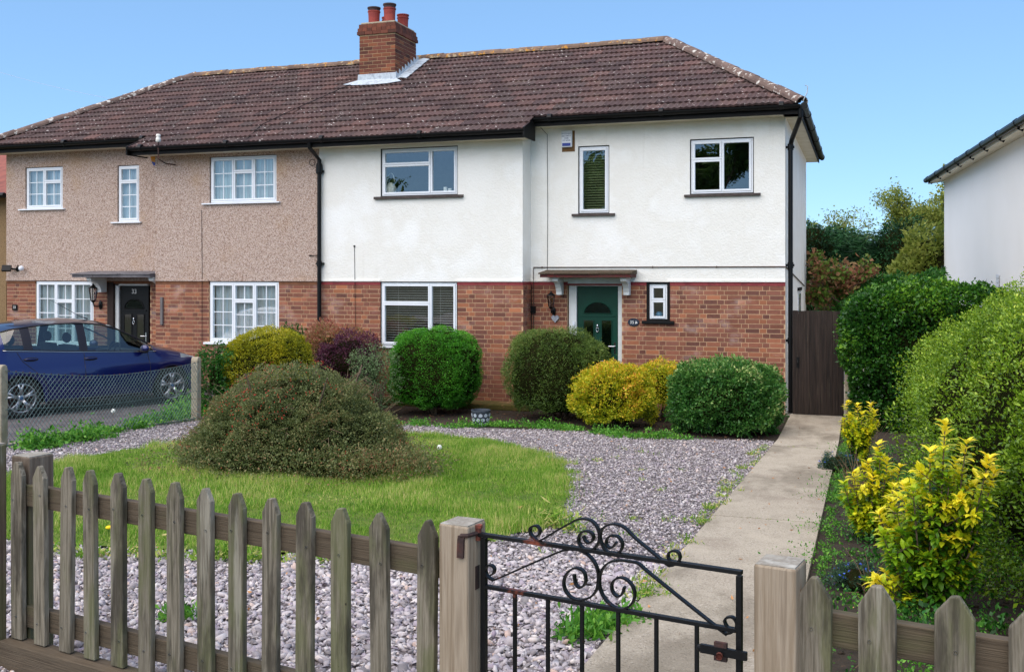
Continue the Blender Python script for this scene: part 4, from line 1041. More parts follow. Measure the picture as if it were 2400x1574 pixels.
CHF = [(i, (i + 1) % 6, 6 + (i + 1) % 6) for i in range(6)] + [(i, 6 + (i + 1) % 6, 6 + i) for i in range(6)] + [(6, 7, 8), (6, 8, 9), (6, 9, 10), (6, 10, 11)]
sp = np.random.RandomState(5).uniform(size=len(X)) < .65
stones('gravel', X[near & sp], Y[near & sp], Z[near & sp], r[near & sp] * 1.05, CHIP, CHF, 1)
stones('gravel', X[near & ~sp], Y[near & ~sp], Z[near & ~sp], r[near & ~sp], ICO, ICF, 3)
stones('gravel', X[~near], Y[~near], Z[~near], r[~near], OCT, OCF, 2)
print('stones', near.sum(), (~near).sum(), 'grass', N_)
# ------------------------------------------------------------------ picket fences, posts, iron gate
E = Vector((.9825, -.1862, 0)).normalized(); NF = Vector((-.1862, -.9825, 0)).normalized()
FROT = math.atan2(E.y, E.x)
def fp(x, off=0.0):
    u = (x - 1200) / 2400.0; d = 5.313 / (u + 1.76)
    return Vector((d * (-SN + CS * u), d * (CS + SN * u), 0)) + NF * off
def fq(x, y, off=0.0):
    u = (x - 1200) / 2400.0; d = 5.313 / (u + 1.76)
    return fp(x, off) + Vector((0, 0, HC + (646 - y) / 2400.0 * d))
def picket_mesh(w, h, seed, t=.024):
    rs = random.Random(seed); j = lambda a: rs.uniform(-a, a)
    m = MB(); hw = w / 2
    sh = .050 + j(.006); tp = .009 + j(.004)
    prof = [(-hw, 0), (hw, 0), (hw + j(.001), h * .5), (hw, h - sh), (tp + j(.003), h), (-tp + j(.003), h - .002), (-hw, h - sh + j(.004)), (-hw + j(.001), h * .5)]
    m.prism([(x, -t / 2, z) for x, z in prof], (0, 0, 0), (0, t, 0))
    me = m.mesh('picket'); me.materials.append(MT['picket']); return me
PM = {}
def fence(name, label, pickets, ends, posts=()):
    F0 = fp(pickets[0][0]); z0 = .787
    root = empty(name, (F0.x, F0.y, g(F0.y)), label, 'fence')
    O = org(root)
    for i, (x, top, w) in enumerate(pickets):
        h = top - z0; me = picket_mesh(w, h, 100 + i + int(x))
        p = fp(x, .012); rs = random.Random(int(x))
        o = link('picket', me, None, root, Vector((p.x, p.y, z0)) - O, (rs.uniform(-.008, .008), rs.uniform(-.010, .010), FROT + rs.uniform(-.02, .02)))
        md = o.modifiers.new('bevel', 'BEVEL'); md.width = .0035; md.segments = 2; md.limit_method = 'ANGLE'
        nm = MB(); rr = random.Random(int(x) + 7)
        for zz in (1.365 - z0 + rr.uniform(-.02, .02), .875 - z0 + rr.uniform(-.02, .02)):
            nm.lathe([(.0, -.002), (.0042, -.002), (.0042, .002)], (rr.uniform(-.02, .02), -.0125, zz), 8, Matrix.Rotation(math.pi / 2, 3, 'X'))
        nl = nm.build('nail', MT['nail'], o, local=True)
    a, b = fp(ends[0], -.022), fp(ends[1], -.022)
    for z0_, z1_ in ((1.320, 1.405), (.832, .917)):
        L = (b - a).length; m = MB(); m.box(0, L, -.018, .018, 0, z1_ - z0_)
        o = m.build('rail', MT['rail'], root, bevel=.003, local=True); o.location = Vector((a.x, a.y, z0_)) - O; o.rotation_euler = (0, 0, FROT)
    a, b = fp(ends[0], .02), fp(ends[1], .02); L = (b - a).length
    m = MB(); m.box(0, L, -.045, .04, 0, .205); o = m.build('gravel_board', MT['rail'], root, bevel=.004, local=True)
    o.location = Vector((a.x, a.y, .578)) - O; o.rotation_euler = (0, 0, FROT)
    return root
k_ = 1.0084
left = [(50, 1.500, .080), (103, 1.498, .078), (161, 1.506, .078), (219, 1.508, .076), (283, 1.512, .080), (347, 1.505, .078), (414, 1.508, .080), (486, 1.503, .080), (558, 1.500, .080),
        (635, 1.497, .080), (714, 1.501, .080), (798, 1.499, .080), (892, 1.503, .080), (996, 1.500, .078)]
fence('picket_fence', 'long weathered picket fence with fourteen pales left of the iron gate', [(x * k_, t, w) for x, t, w in [(x, t, w - .012) for x, t, w in left]], (30, 1040))
right = [(1893, 1.495, .086), (2046, 1.497, .087), (2216, 1.498, .088), (2402, 1.490, .088)]
fence('picket_fence', 'short weathered picket fence in front of the yellow shrub', [(x * k_, t, w) for x, t, w in right], (1880, 2560))

def post(name, label, x, off, w, z1, mat, top=True, cap=0., z0=.45, seed=1):
    p = fp(x, off); root = empty(name, (p.x, p.y, g(p.y)), label, 'post'); O = org(root)
    rs = random.Random(seed)
    m = MB(); hw = w / 2; m.box(-hw, hw, -hw, hw, z0, z1)
    o = m.build('shaft', mat, root, bevel=.006, local=True); o.location = Vector((p.x, p.y, 0)) - O; o.rotation_euler = (0, 0, FROT)
    if top:
        m = MB(); e = .004
        m.add([(-hw + e, -hw + e, z1 + .001), (hw - e, -hw + e, z1 + .003), (hw - e, hw - e, z1 + .004), (-hw + e, hw - e, z1 + .002), (-hw + e, -hw + e, z1 - .003), (hw - e, -hw + e, z1 - .003), (hw - e, hw - e, z1 - .003), (-hw + e, hw - e, z1 - .003)],
              [(0, 1, 2, 3), (0, 4, 5, 1), (1, 5, 6, 2), (2, 6, 7, 3), (3, 7, 4, 0)])
        o2 = m.build('end_grain', MT['post_end'], root, local=True); o2.location = o.location; o2.rotation_euler = o.rotation_euler
    return root, p
gpl, ppl = post('gate_post', 'pale square timber gate post carrying the iron gate hinge', 1084, .0, .104, 1.505, MT['post'])
gpr, ppr = post('gate_post', 'brown cracked timber gate post at the latch side of the iron gate', 1829, .0, .108, 1.517, MT['post'], seed=2)
pl, _p = post('fence_post', 'dark weathered timber post behind the leftmost pale', 38, -.075, .115, 1.512, MT['post_old'])
pl2, _p = post('fence_post', 'dark old timber post at the left edge of the photograph', -10, .05, .12, 1.56, MT['post_old'])
# latch slot in the left post, hinge parts go with the gate
m = MB(); q = ppl + E * .0525 + NF * .0
m.prism([q + NF * .012 + Vector((0, 0, 1.31)), q + NF * -.012 + Vector((0, 0, 1.31)), q + NF * -.012 + Vector((0, 0, 1.38)), q + NF * .012 + Vector((0, 0, 1.38))], (0, 0, 0), E * .001); m.build('mortise', MT['rust_dark'], gpl)

GATE = empty('garden_gate', tuple(fp(1134)) [:2] + (g(2.9),), 'low black wrought iron gate with scrolls and patches of rust', 'gate')
def gq(x3, y3, off=0.): return fq(1050 + x3 / 2.975, 1150 + y3 / 2.975, off)
def bar(name, a, b, w, t, mat=None):
    m = MB(); d = (b - a).normalized(); side = d.cross(NF).normalized()
    m.prism([a + side * w + NF * t, a - side * w + NF * t, a - side * w - NF * t, a + side * w - NF * t], a, b)
    return m.build(name, mat or MT['iron'], GATE, bevel=.001)
zt, zm = 1.475, 1.322
def at_z(p, z): return Vector((p.x, p.y, z))
L0, R0 = fp(1134.5), fp(1733)
bar('stile', at_z(L0, .66), at_z(L0, zt - .009), .0085, .0085); bar('stile', at_z(R0, .66), at_z(R0, zt - .009), .0075, .0085)
bar('top_rail', at_z(L0 - E * .03, zt), at_z(R0 + E * .0075, zt), .0055, .0095)
bar('middle_rail', at_z(L0 + E * .0086, zm), at_z(R0 - E * .0076, zm), .0055, .0085); bar('bottom_rail', at_z(L0 + E * .0086, .78), at_z(R0 - E * .0076, .78), .0055, .0085)
for x3 in (467, 697, 935, 1187, 1453, 1735):
    p = fp(1050 + x3 / 2.975); bar('upright', at_z(p, .785), at_z(p, zm - .0056), .0052, .0052)
def cat(pts, n=5):
    P = [np.array(p) for p in pts]; P = [2 * P[0] - P[1]] + P + [2 * P[-1] - P[-2]]; out = []
    for i in range(1, len(P) - 2):
        for k in range(n):
            t = k / n; a, b, c, d = P[i - 1], P[i], P[i + 1], P[i + 2]
            out.append(.5 * (2 * b + (c - a) * t + (2 * a - 5 * b + 4 * c - d) * t * t + (3 * b - a - 3 * c + d) * t ** 3))
    return out + [P[-2]]
SCR = [
 [(945,310),(960,345),(985,360),(1010,340),(1010,300),(975,278),(935,285),(912,325),(920,370),(950,400),(990,410),(1030,390),(1055,340),(1055,290),(1035,240),(1000,205),(950,192),(900,198),(860,220),(760,275),(640,345),(610,335),(580,300),(572,265),(590,245),(620,242),(640,265),(640,295),(620,315)],
 [(1175,355),(1150,390),(1120,390),(1103,360),(1115,325),(1150,308),(1190,320),(1215,360),(1210,405),(1180,435),(1140,440),(1095,405),(1065,340),(1065,290),(1090,250),(1140,230),(1190,235),(1240,260),(1310,330),(1420,420),(1530,510),(1560,518),(1595,505),(1618,470),(1610,430),(1580,415),(1545,425),(1535,455),(1550,485)],
 [(880,580),(890,640),(915,670),(945,660),(962,620),(950,565),(915,538),(870,540),(825,580),(808,640),(825,700),(870,745),(930,757),(990,740),(1035,690),(1050,600),(1035,520),(990,455),(930,415),(880,405),(820,410),(760,430),(550,520),(345,610),(310,615),(275,590),(264,550),(275,522),(305,517),(325,540),(320,570),(300,585)],
 [(1230,665),(1220,705),(1195,733),(1160,715),(1142,670),(1155,625),(1195,602),(1245,615),(1290,665),(1303,725),(1285,780),(1250,810),(1210,820),(1150,800),(1090,740),(1058,660),(1062,580),(1095,520),(1140,490),(1200,482),(1270,490),(1330,505),(1400,565),(1660,775),(1920,980),(1945,990),(1985,980),(2010,950),(2010,910),(1985,878),(1945,880),(1930,905),(1945,940),(1960,955)]]
for sc in SCR:
    pts = [gq(x, y) for x, y in cat(sc)]
    m = MB(); m.tube(pts, 0, flat=(.0075, NF, .0026)); m.build('scroll', MT['iron'], GATE)
hg = MB(); hp = L0 - E * .02
hg.tube([at_z(hp, zt - .018), at_z(hp, zt + .018)], .010, 10); hg.tube([at_z(hp, zt + .018), at_z(hp, zt + .028)], .013, 6); hg.build('hinge', MT['rust'], GATE)
m = MB()
m.tube([at_z(ppl + E * .032 + NF * .055, zt + .004), at_z(ppl + E * .030 + NF * .056, zt - .01), at_z(ppl + E * .028 + NF * .056, zt - .062)], 0, flat=(.011, E, .004))
m.tube([at_z(ppl + E * .030 + NF * .056, zt + .004), at_z(ppl + E * .05 + NF * .054, zt + .006), at_z(hp, zt + .004)], .007, 6); m.build('hinge_strap', MT['rust_dark'], GATE)
m = MB(); a, b = gq(1780, 1075, .02), gq(2100, 1165, .02); b.z = a.z
m.tube([a, a + (b - a) * .3, a + (b - a) * .34, b], 0, flat=(.0055, NF, .011)); m.ball(a, (.012, .006, .011)); m.build('latch', MT['iron'], GATE)
m = MB(); c = gq(1930, 1115, .012); m.prism([c + E * -.022 + Vector((0, 0, -.02)), c + E * .012 + Vector((0, 0, -.02)), c + E * .012 + Vector((0, 0, .028)), c + E * -.022 + Vector((0, 0, .028))], (0, 0, 0), NF * .012)
m.build('latch_plate', MT['rust_dark'], GATE)
m = MB(); m.lathe([(0, -.004), (.009, -.004), (.009, .006)], gq(1920, 1120, .034), 10, Matrix.Rotation(math.pi / 2, 3, 'X')); m.build('latch_bolt', MT['rust'], GATE)

# ------------------------------------------------------------------ side gate and bolted post
GX0, GX1, GY = XR + .118, -.27, 17.02
sg = empty('side_gate', (GX0, GY, 0), 'tall dark stained board gate beside the white side wall', 'gate')
nb = 9; w = (GX1 - GX0) / nb; rs = random.Random(2)
for i in range(nb):
    m = MB(); m.box(-w / 2 + .0008, w / 2 - .0008, -.012, .012, 0, 1.655 + rs.uniform(-.004, .004))
    o = m.build('board', MT['side_gate'], sg, bevel=.003, local=True); o.location = (w * (i + .5), rs.uniform(-.003, .003), .035); o.rotation_euler = (0, 0, rs.uniform(-.02, .02))
m = MB(); m.box(GX0 + .01, GX1 - .01, GY + .0135, GY + .018, .04, 1.64); m.box(GX0, GX1, GY + .0145, GY + .05, .3, .42); m.box(GX0, GX1, GY + .0145, GY + .05, 1.3, 1.42); m.build('ledge', MT['side_gate'], sg)
m = MB(); m.box(GX1 - .035, GX1 + .0, GY - .03, GY - .013, .03, 1.69); m.build('edge_strip', MT['side_gate'], sg)
m = MB(); m.box(GX0 + .06, GX0 + .10, GY - .02, GY - .012, .78, .95); m.tube([(GX0 + .08, GY - .02, .83), (GX0 + .08, GY - .045, .86), (GX0 + .08, GY - .02, .90)], .006, 6); m.build('latch', MT['black_gloss'], sg)
bp = empty('bolted_post', (-.2, 16.3, 0), 'short grey concrete post with two bolts between side gate and ivy', 'post')
m = MB(); m.box(-.245, -.13, 16.3, 16.40, 0, .78); m.build('shaft', MT['concrete'], bp, bevel=.01)
for z in (.47, .68):
    m = MB(); m.box(-.205, -.165, 16.285, 16.30, z - .02, z + .02); m.ball((-.185, 16.283, z), .012); m.build('bolt', MT['lead'], bp)

# ------------------------------------------------------------------ chain-link fence by the drive
CA, CB = Vector((-9.13, 9.0, 0)), Vector((-9.45, 13.0, 0))
cf = empty('chain_link_fence', (CA.x, CA.y, g(9)), 'low green-grey chain link fence between two concrete posts by the drive', 'fence')
cd_ = (CB - CA).normalized(); cn = Vector((-cd_.y, cd_.x, 0))
for p, h, zz in ((CA, .93, g(9)), (CB, .95, g(13)), (CB + Vector((-.02, 2.6, 0)), .8, 0)):
    m = MB(); r = .055
    prof = [(-r, -.2), (r, -.2), (r, h - .05), (r * .75, h - .012), (r * .3, h), (-r * .3, h), (-r * .75, h - .012), (-r, h - .05)]
    m.prism([p + cn * -r + cd_ * x + Vector((0, 0, zz + z)) for x, z in prof], cn * 0, cn * 2 * r)
    m.build('post', MT['concrete'], cf, bevel=.012)
def ztop(t): return (g(9) + .86) * (1 - t) + (g(13) + .88) * t - .12 * math.sin(math.pi * t) ** 1.0
def zbot(t): return (g(9) + .0) * (1 - t) + (g(13) + .02) * t
L = (CB - CA).length; m = MB(); nd = 56; off = cn * -.065
rs = random.Random(12); wob = [rs.uniform(-.006, .006) for _ in range(2 * nd + 60)]
def cpt(s, v):
    t = s / L; return CA + cd_ * s + Vector((0, 0, zbot(t) + (ztop(t) - zbot(t)) * v)) + off + cn * (.02 * math.sin(s * 3.1) * v)
for dirn in (1, -1):
    for i in range(-18, nd + 18):
        pts = []
        for j in range(9):
            v = j / 8; s = (i + .0) * L / nd + dirn * v * .86 * .95
            if 0 <= s <= L: pts.append(cpt(s, v) + cn * (.004 * dirn))
        if len(pts) > 1: m.tube(pts, .0030, 3, caps=False)
m.build('wire_mesh', MT['wire'], cf, kind='stuff')
m = MB()
for v in (1.0, .5, .03): m.tube([cpt(L * i / 24, v) for i in range(25)], .0034, 4)
m.build('line_wire', MT['wire'], cf)
m = MB()
for i in range(34): p = cpt(L * (i + .5) / 34, 1.0); m.ball(p + Vector((0, 0, .006)), .009, 6, 4)
m.build('wire_knuckle', MT['rust_dark'], cf, kind='stuff')
# ------------------------------------------------------------------ the blue hatchback
CAR = empty('parked_car', (-12.33, 13.77, gd(13.7) + .004), 'dark blue five-door hatchback parked on the drive behind the chain link fence', 'car', rz=math.atan2(.916, .40))
def itp(tab):
    xs = np.array([t[0] for t in tab]); ys_ = np.array([t[1] for t in tab])
    def f(x):
        h = .06; return float(np.mean(np.interp([x - h, x - h / 2, x, x + h / 2, x + h], xs, ys_)))
    return f
c_zt = itp([(-1.96, .62), (-1.92, .84), (-1.84, .98), (-1.62, 1.34), (-1.3, 1.425), (-.8, 1.475), (-.3, 1.485), (.1, 1.445), (.4, 1.345), (.8, 1.15), (1.10, 1.0), (1.25, .965), (1.5, .91), (1.72, .84), (1.9, .73), (2.0, .62), (2.05, .5)])
c_zb = itp([(-1.96, .58), (-1.9, .78), (-1.84, .92), (-1.6, 1.04), (-1.3, 1.02), (-.5, .965), (.3, .925), (1.0, .895), (1.2, .885), (1.5, .83), (1.75, .75), (1.92, .65), (2.0, .55), (2.05, .46)])
c_wm = itp([(-1.98, .56), (-1.88, .74), (-1.6, .82), (-1.2, .85), (0, .857), (1.0, .85), (1.45, .825), (1.75, .76), (1.93, .62), (2.05, .42)])
c_wr = itp([(-1.96, .46), (-1.6, .54), (-1.2, .60), (-.5, .625), (.2, .62), (.6, .63), (1.1, .69), (1.35, .64), (1.7, .54), (2.05, .3)])
WHX, WR = (1.245, -1.245), .305
def section(x):
    zt, wm = c_zt(x), c_wm(x); zb = min(c_zb(x), zt - .03); wr = min(c_wr(x), wm - .05)
    zbot = .19 + max(0, (abs(x) - 1.6) * .15)
    for wx in WHX:
        dx = x - wx; R_ = .345
        if abs(dx) < R_: zbot = max(zbot, .30 + math.sqrt(R_ * R_ - dx * dx))
    pts = [(wm - .035, zbot), (wm - .004, .30), (wm, .50), (wm + .008, .69), (wm - .022, .77), (wm - .05, zb)]
    k = zb - .02
    out = []
    for i, (w, z) in enumerate(pts): out.append((w, max(z, zbot + .004 * i) if i < 5 else z))
    for i in range(1, 5):
        lim = zbot + (zb - zbot) * (i / 5.0)
        if zb < .80 or zbot > .4: out[i] = (out[i][0], max(min(out[i][1], zb - .02 * (5 - i)), zbot + .003 * i)) if zb < .80 else (out[i][0], max(out[i][1], zbot + .004 * i))
    zr = max(zb + .012, zt - .075) if zt - zb > .16 else zb + (zt - zb) * .45
    wb = pts[5][0]
    out += [((wb * .52 + wr * .48) + .012, zb + (zr - zb) * .5), (wr, zr), (wr * .62, zt - (zt - zr) * .22), (0.0, zt)]
    return out
xs = list(np.arange(-1.96, 2.051, .045)); secs = [section(x) for x in xs]
body = MB(); trims = {}; heads = {-1: MB(), 1: MB()}
def pane_of(x):
    return 'front' if x > -.26 else ('rear' if x > -1.12 else 'quarter')
panes = {k: MB() for k in ('fr', 'rr', 'qr', 'fl', 'rl', 'ql', 'ws', 'rw')}
for s in (-1, 1):
    for i in range(len(xs) - 1):
        xm = (xs[i] + xs[i + 1]) / 2; A, B = secs[i], secs[i + 1]
        for j in range(9):
            q = [(xs[i], s * A[j][0], A[j][1]), (xs[i + 1], s * B[j][0], B[j][1]), (xs[i + 1], s * B[j + 1][0], B[j + 1][1]), (xs[i], s * A[j + 1][0], A[j + 1][1])]
            if s > 0: q = q[::-1]
            tgt = body
            hgt = A[7][1] - A[5][1]
            if j in (5, 6) and -1.47 < xm < .92 and hgt > .09:
                if -.33 < xm < -.20 or -1.20 < xm < -1.08: tgt = trims.setdefault((s, xm > -.6), MB())
                else: tgt = panes[('f' if xm > -.26 else 'r' if xm > -1.12 else 'q') + ('r' if s < 0 else 'l')]
            elif j in (7, 8) and .20 < xm < 1.06: tgt = panes['ws']
            elif j in (7, 8) and -1.84 < xm < -1.63: tgt = panes['rw']
            elif j == 4 and 1.42 < xm < 1.84: tgt = heads[s]
            tgt.add(q, [(0, 1, 2, 3)])
def weld(mb):
    key = {}; V = []; mp = []
    for v in mb.v:
        k = (round(v[0], 4), round(v[1], 4), round(v[2], 4))
        if k not in key: key[k] = len(V); V.append(v)
        mp.append(key[k])
    F = []
    for f in mb.f:
        g_ = []
        for i in f:
            if mp[i] not in g_: g_.append(mp[i])
        if len(g_) > 2: F.append(tuple(g_))
    mb.v, mb.f = V, F; return mb
for X_, S_ in ((0, secs[0]), (-1, secs[-1])):
    ring_ = [(xs[X_], w, z) for w, z in S_] + [(xs[X_], -w, z) for w, z in S_[::-1][1:]]
    body.add(ring_ if X_ == 0 else ring_[::-1], [tuple(range(len(ring_)))])
weld(body).build('body', MT['blue_paint'], CAR, smooth=True, local=True)
for mb in trims.values(): weld(mb).build('pillar', MT['trim'], CAR, smooth=True, local=True)
for k, mb in panes.items():
    if mb.v: weld(mb).build({'ws': 'windscreen', 'rw': 'rear_window'}.get(k, 'side_window'), MT['car_glass'], CAR, smooth=True, local=True)
for mb in heads.values(): weld(mb).build('headlight', MT['lamp_clear'], CAR, smooth=True, local=True)
def side(x, z, s=-1, off=0.):
    S_ = section(x); zz = [p[1] for p in S_[:8]]; ww = [p[0] for p in S_[:8]]
    return Vector((x, s * (float(np.interp(z, zz, ww)) + off), z))
m = MB()
for s in (-1, 1):
    m.tube([(x, s * (section(x)[5][0] + .004), section(x)[5][1] + .004) for x in np.arange(-1.5, .98, .06)], .0085, 6)
m.build('chrome_strip', MT['chrome'], CAR, smooth=True, local=True)
m = MB()
for s in (-1, 1):
    m.tube([(x, s * (section(x)[7][0] + .006), section(x)[7][1] + .002) for x in np.arange(-1.46, .90, .06)], .012, 6)
    m.tube([(x, s * (section(x)[5][0] + .002), section(x)[5][1] + .020) for x in np.arange(-1.5, .95, .06)], .010, 6)
    for line in ([(-.27, .94), (-.27, .7), (-.26, .45), (-.25, .22)], [(-1.30, 1.0), (-1.22, .86), (-1.06, .72), (-.90, .55), (-.84, .38), (-.84, .22)], [(.80, .90), (.83, .7), (.84, .5), (.82, .22)]):
        P_ = []
        for (x0, z0), (x1, z1) in zip(line[:-1], line[1:]):
            for t in np.linspace(0, 1, 5)[:-1]: P_.append(side(x0 + (x1 - x0) * t, z0 + (z1 - z0) * t, s, .0005))
        m.tube(P_, .0045, 5)
    m.tube([side(x, .225, s, -.004) for x in np.arange(-.86, .88, .1)], .028, 6)
m.build('shut_line', MT['trim'], CAR, local=True)
for s in (-1, 1):
    for x, z in ((-.17, .845), (-1.10, .885)):
        m = MB(); c = side(x, z, s, .0); m.ball(c, (.115, .012, .032), 14, 8); m.build('handle_recess', MT['trim'], CAR, smooth=True, local=True)
        m = MB(); c = side(x, z + .004, s, .016); m.ball(c, (.10, .014, .017), 14, 8); m.build('door_handle', MT['blue_paint'], CAR, smooth=True, local=True)
    m = MB(); m.ball((.70, s * .915, .965), (.065, .105, .068), 16, 10); m.tube([(.72, s * .79, .90), (.71, s * .88, .93)], .026, 8)
    mm = m.build('door_mirror', MT['blue_paint'], CAR, smooth=True, local=True)
    m = MB(); m.ball((.755, s * .945, .985), (.016, .062, .014), 12, 6); m.build('indicator', MT['amber'], mm, smooth=True, local=True)
    m = MB(); m.ball((.70, s * .90, .925), (.066, .10, .04), 12, 6); m.build('mirror_base', MT['trim'], mm, smooth=True, local=True)
for wx in WHX:
    for s in (-1, 1):
        RX = Matrix.Rotation(math.pi / 2 * (1 if s < 0 else -1), 3, 'X'); c = (wx, s * .745, WR + .003)
        m = MB(); m.lathe([(.215, -.09), (.27, -.097), (.297, -.085), (.305, -.05), (.305, .05), (.297, .085), (.275, .097), (.222, .088), (.212, .06)], c, 40, RX)
        wh = m.build('wheel', MT['tyre'], CAR, smooth=True, local=True)
        m = MB(); m.lathe([(.222, .088), (.214, .094), (.205, .086), (.2, .03), (.19, -.06)], c, 40, RX)
        for k in range(5):
            for dv in (-.17, .17):
                a = 2 * math.pi * k / 5 + .35; d0 = RX @ Vector((math.cos(a + dv * .45), math.sin(a + dv * .45), 0)); d1 = RX @ Vector((math.cos(a + dv), math.sin(a + dv), 0)); n_ = RX @ Vector((0, 0, 1))
                m.tube([Vector(c) + d0 * .05 + n_ * .066, Vector(c) + d0 * .13 + n_ * .078, Vector(c) + d1 * .208 + n_ * .078], [.022, .018, .021], 6)
        m.lathe([(0, .083), (.035, .083), (.055, .07), (.06, .03)], c, 16, RX); m.build('rim', MT['alloy'], wh, smooth=True, local=True)
        m = MB(); m.lathe([(0, .085), (.026, .0845), (.027, .08)], c, 14, RX); m.build('hub_badge', MT['badge'], wh, local=True)
        m = MB(); m.lathe([(0, .0), (.2, .0), (.2, -.02)], c, 24, RX); m.lathe([(.12, .03), (.125, .02), (0.0, .02)], c, 20, RX); m.build('brake_disc', MT['rust_dark'], wh, local=True)
m = MB(); m.box(-1.75, 1.75, -.70, .70, .20, .30); m.box(.82, 1.72, -.5, .5, .3, .78)
m.box(.62, 1.0, -.66, .66, .30, .90); m.box(-1.75, -1.35, -.62, .62, .3, .86)
for wx in WHX:
    for s in (-1, 1): m.box(wx - .36, wx + .36, min(s * .56, s * .60), max(s * .56, s * .60), .2, .66)
m.build('floor_pan', MT['interior'], CAR, local=True)
for x, y in ((-.22, -.36), (-.22, .36), (-1.10, -.36), (-1.10, .36)):
    m = MB(); m.box(x - .05, x + .45, y - .24, y + .24, .32, .52)
    m.prism([(x - .02, y - .23, .46), (x + .10, y - .23, .46), (x - .06, y - .20, 1.06), (x - .17, y - .20, 1.05)], (0, 0, 0), (0, .44, 0)); m.ball((x - .13, y, 1.17), (.05, .13, .085), 12, 8)
    m.build('seat', MT['interior'], CAR, bevel=.03, local=True)
m = MB(); RW = Matrix.Rotation(math.radians(-62), 3, 'Y')
m.tube([Vector((.42, -.36, .88)) + RW @ Vector((.185 * math.cos(t), .185 * math.sin(t), 0)) for t in [i * math.pi / 14 for i in range(28)]], .016, 6, closed=True)
for t in (0, 2.2, 4.1): m.tube([Vector((.42, -.36, .88)), Vector((.42, -.36, .88)) + RW @ Vector((.18 * math.cos(t), .18 * math.sin(t), 0))], .014, 6)
m.build('steering_wheel', MT['interior'], CAR, local=True)
m = MB(); m.tube([(.02, -.30, 1.46), (-.10, -.30, 1.50), (-.62, -.30, 1.80)], [.012, .005, .002], 6); m.build('aerial', MT['trim'], CAR, local=True)
# ------------------------------------------------------------------ plants
def leaf_quads(P, N, L, W, seed, out=.7, fold=.18, lenj=.35):
    """folded leaf (two triangles in one bent quad) growing from P roughly along N"""
    R = np.random.RandomState(seed); n = len(P)
    A = unit(N * out + R.normal(size=(n, 3)) * .62); T = unit(np.cross(A, R.normal(size=(n, 3)))); Bn = np.cross(A, T)
    l = (L * np.clip(R.normal(1, lenj, n), .45, 1.8))[:, None]; w = (W * np.clip(R.normal(1, lenj * .8, n), .5, 1.6))[:, None]
    p0 = P; p2 = P + A * l - Bn * l * .12; md = P + A * l * .5
    p1 = md + T * w * .5 + Bn * w * fold; p3 = md - T * w * .5 + Bn * w * fold
    V = np.stack([p0, p1, p2, p3], 1).reshape(-1, 3); F = np.arange(4 * n).reshape(-1, 4)
    return V, F
def surf_pts(n, R3, p, seed, zlo=-.8):
    R = np.random.RandomState(seed); out = []; tot = 0; R3 = np.array(R3)
    ar = np.array([R3[1] * R3[2]] * 2 + [R3[0] * R3[2]] * 2 + [R3[0] * R3[1]] * 2); ar = ar / ar.sum()
    while tot < n:
        k = R.choice(6, size=n, p=ar); q = R.uniform(-1, 1, (n, 3)); ax = k // 2; q[np.arange(n), ax] = np.where(k % 2, 1., -1.)
        nr = (np.abs(q) ** p).sum(1) ** (1 / p); s = q / nr[:, None]; s = s[s[:, 2] > zlo]
        out.append(s); tot += len(s)
    s = np.concatenate(out)[:n]; P = s * R3
    N = unit(np.sign(s) * np.abs(s) ** (p - 1) / R3)
    return P, N
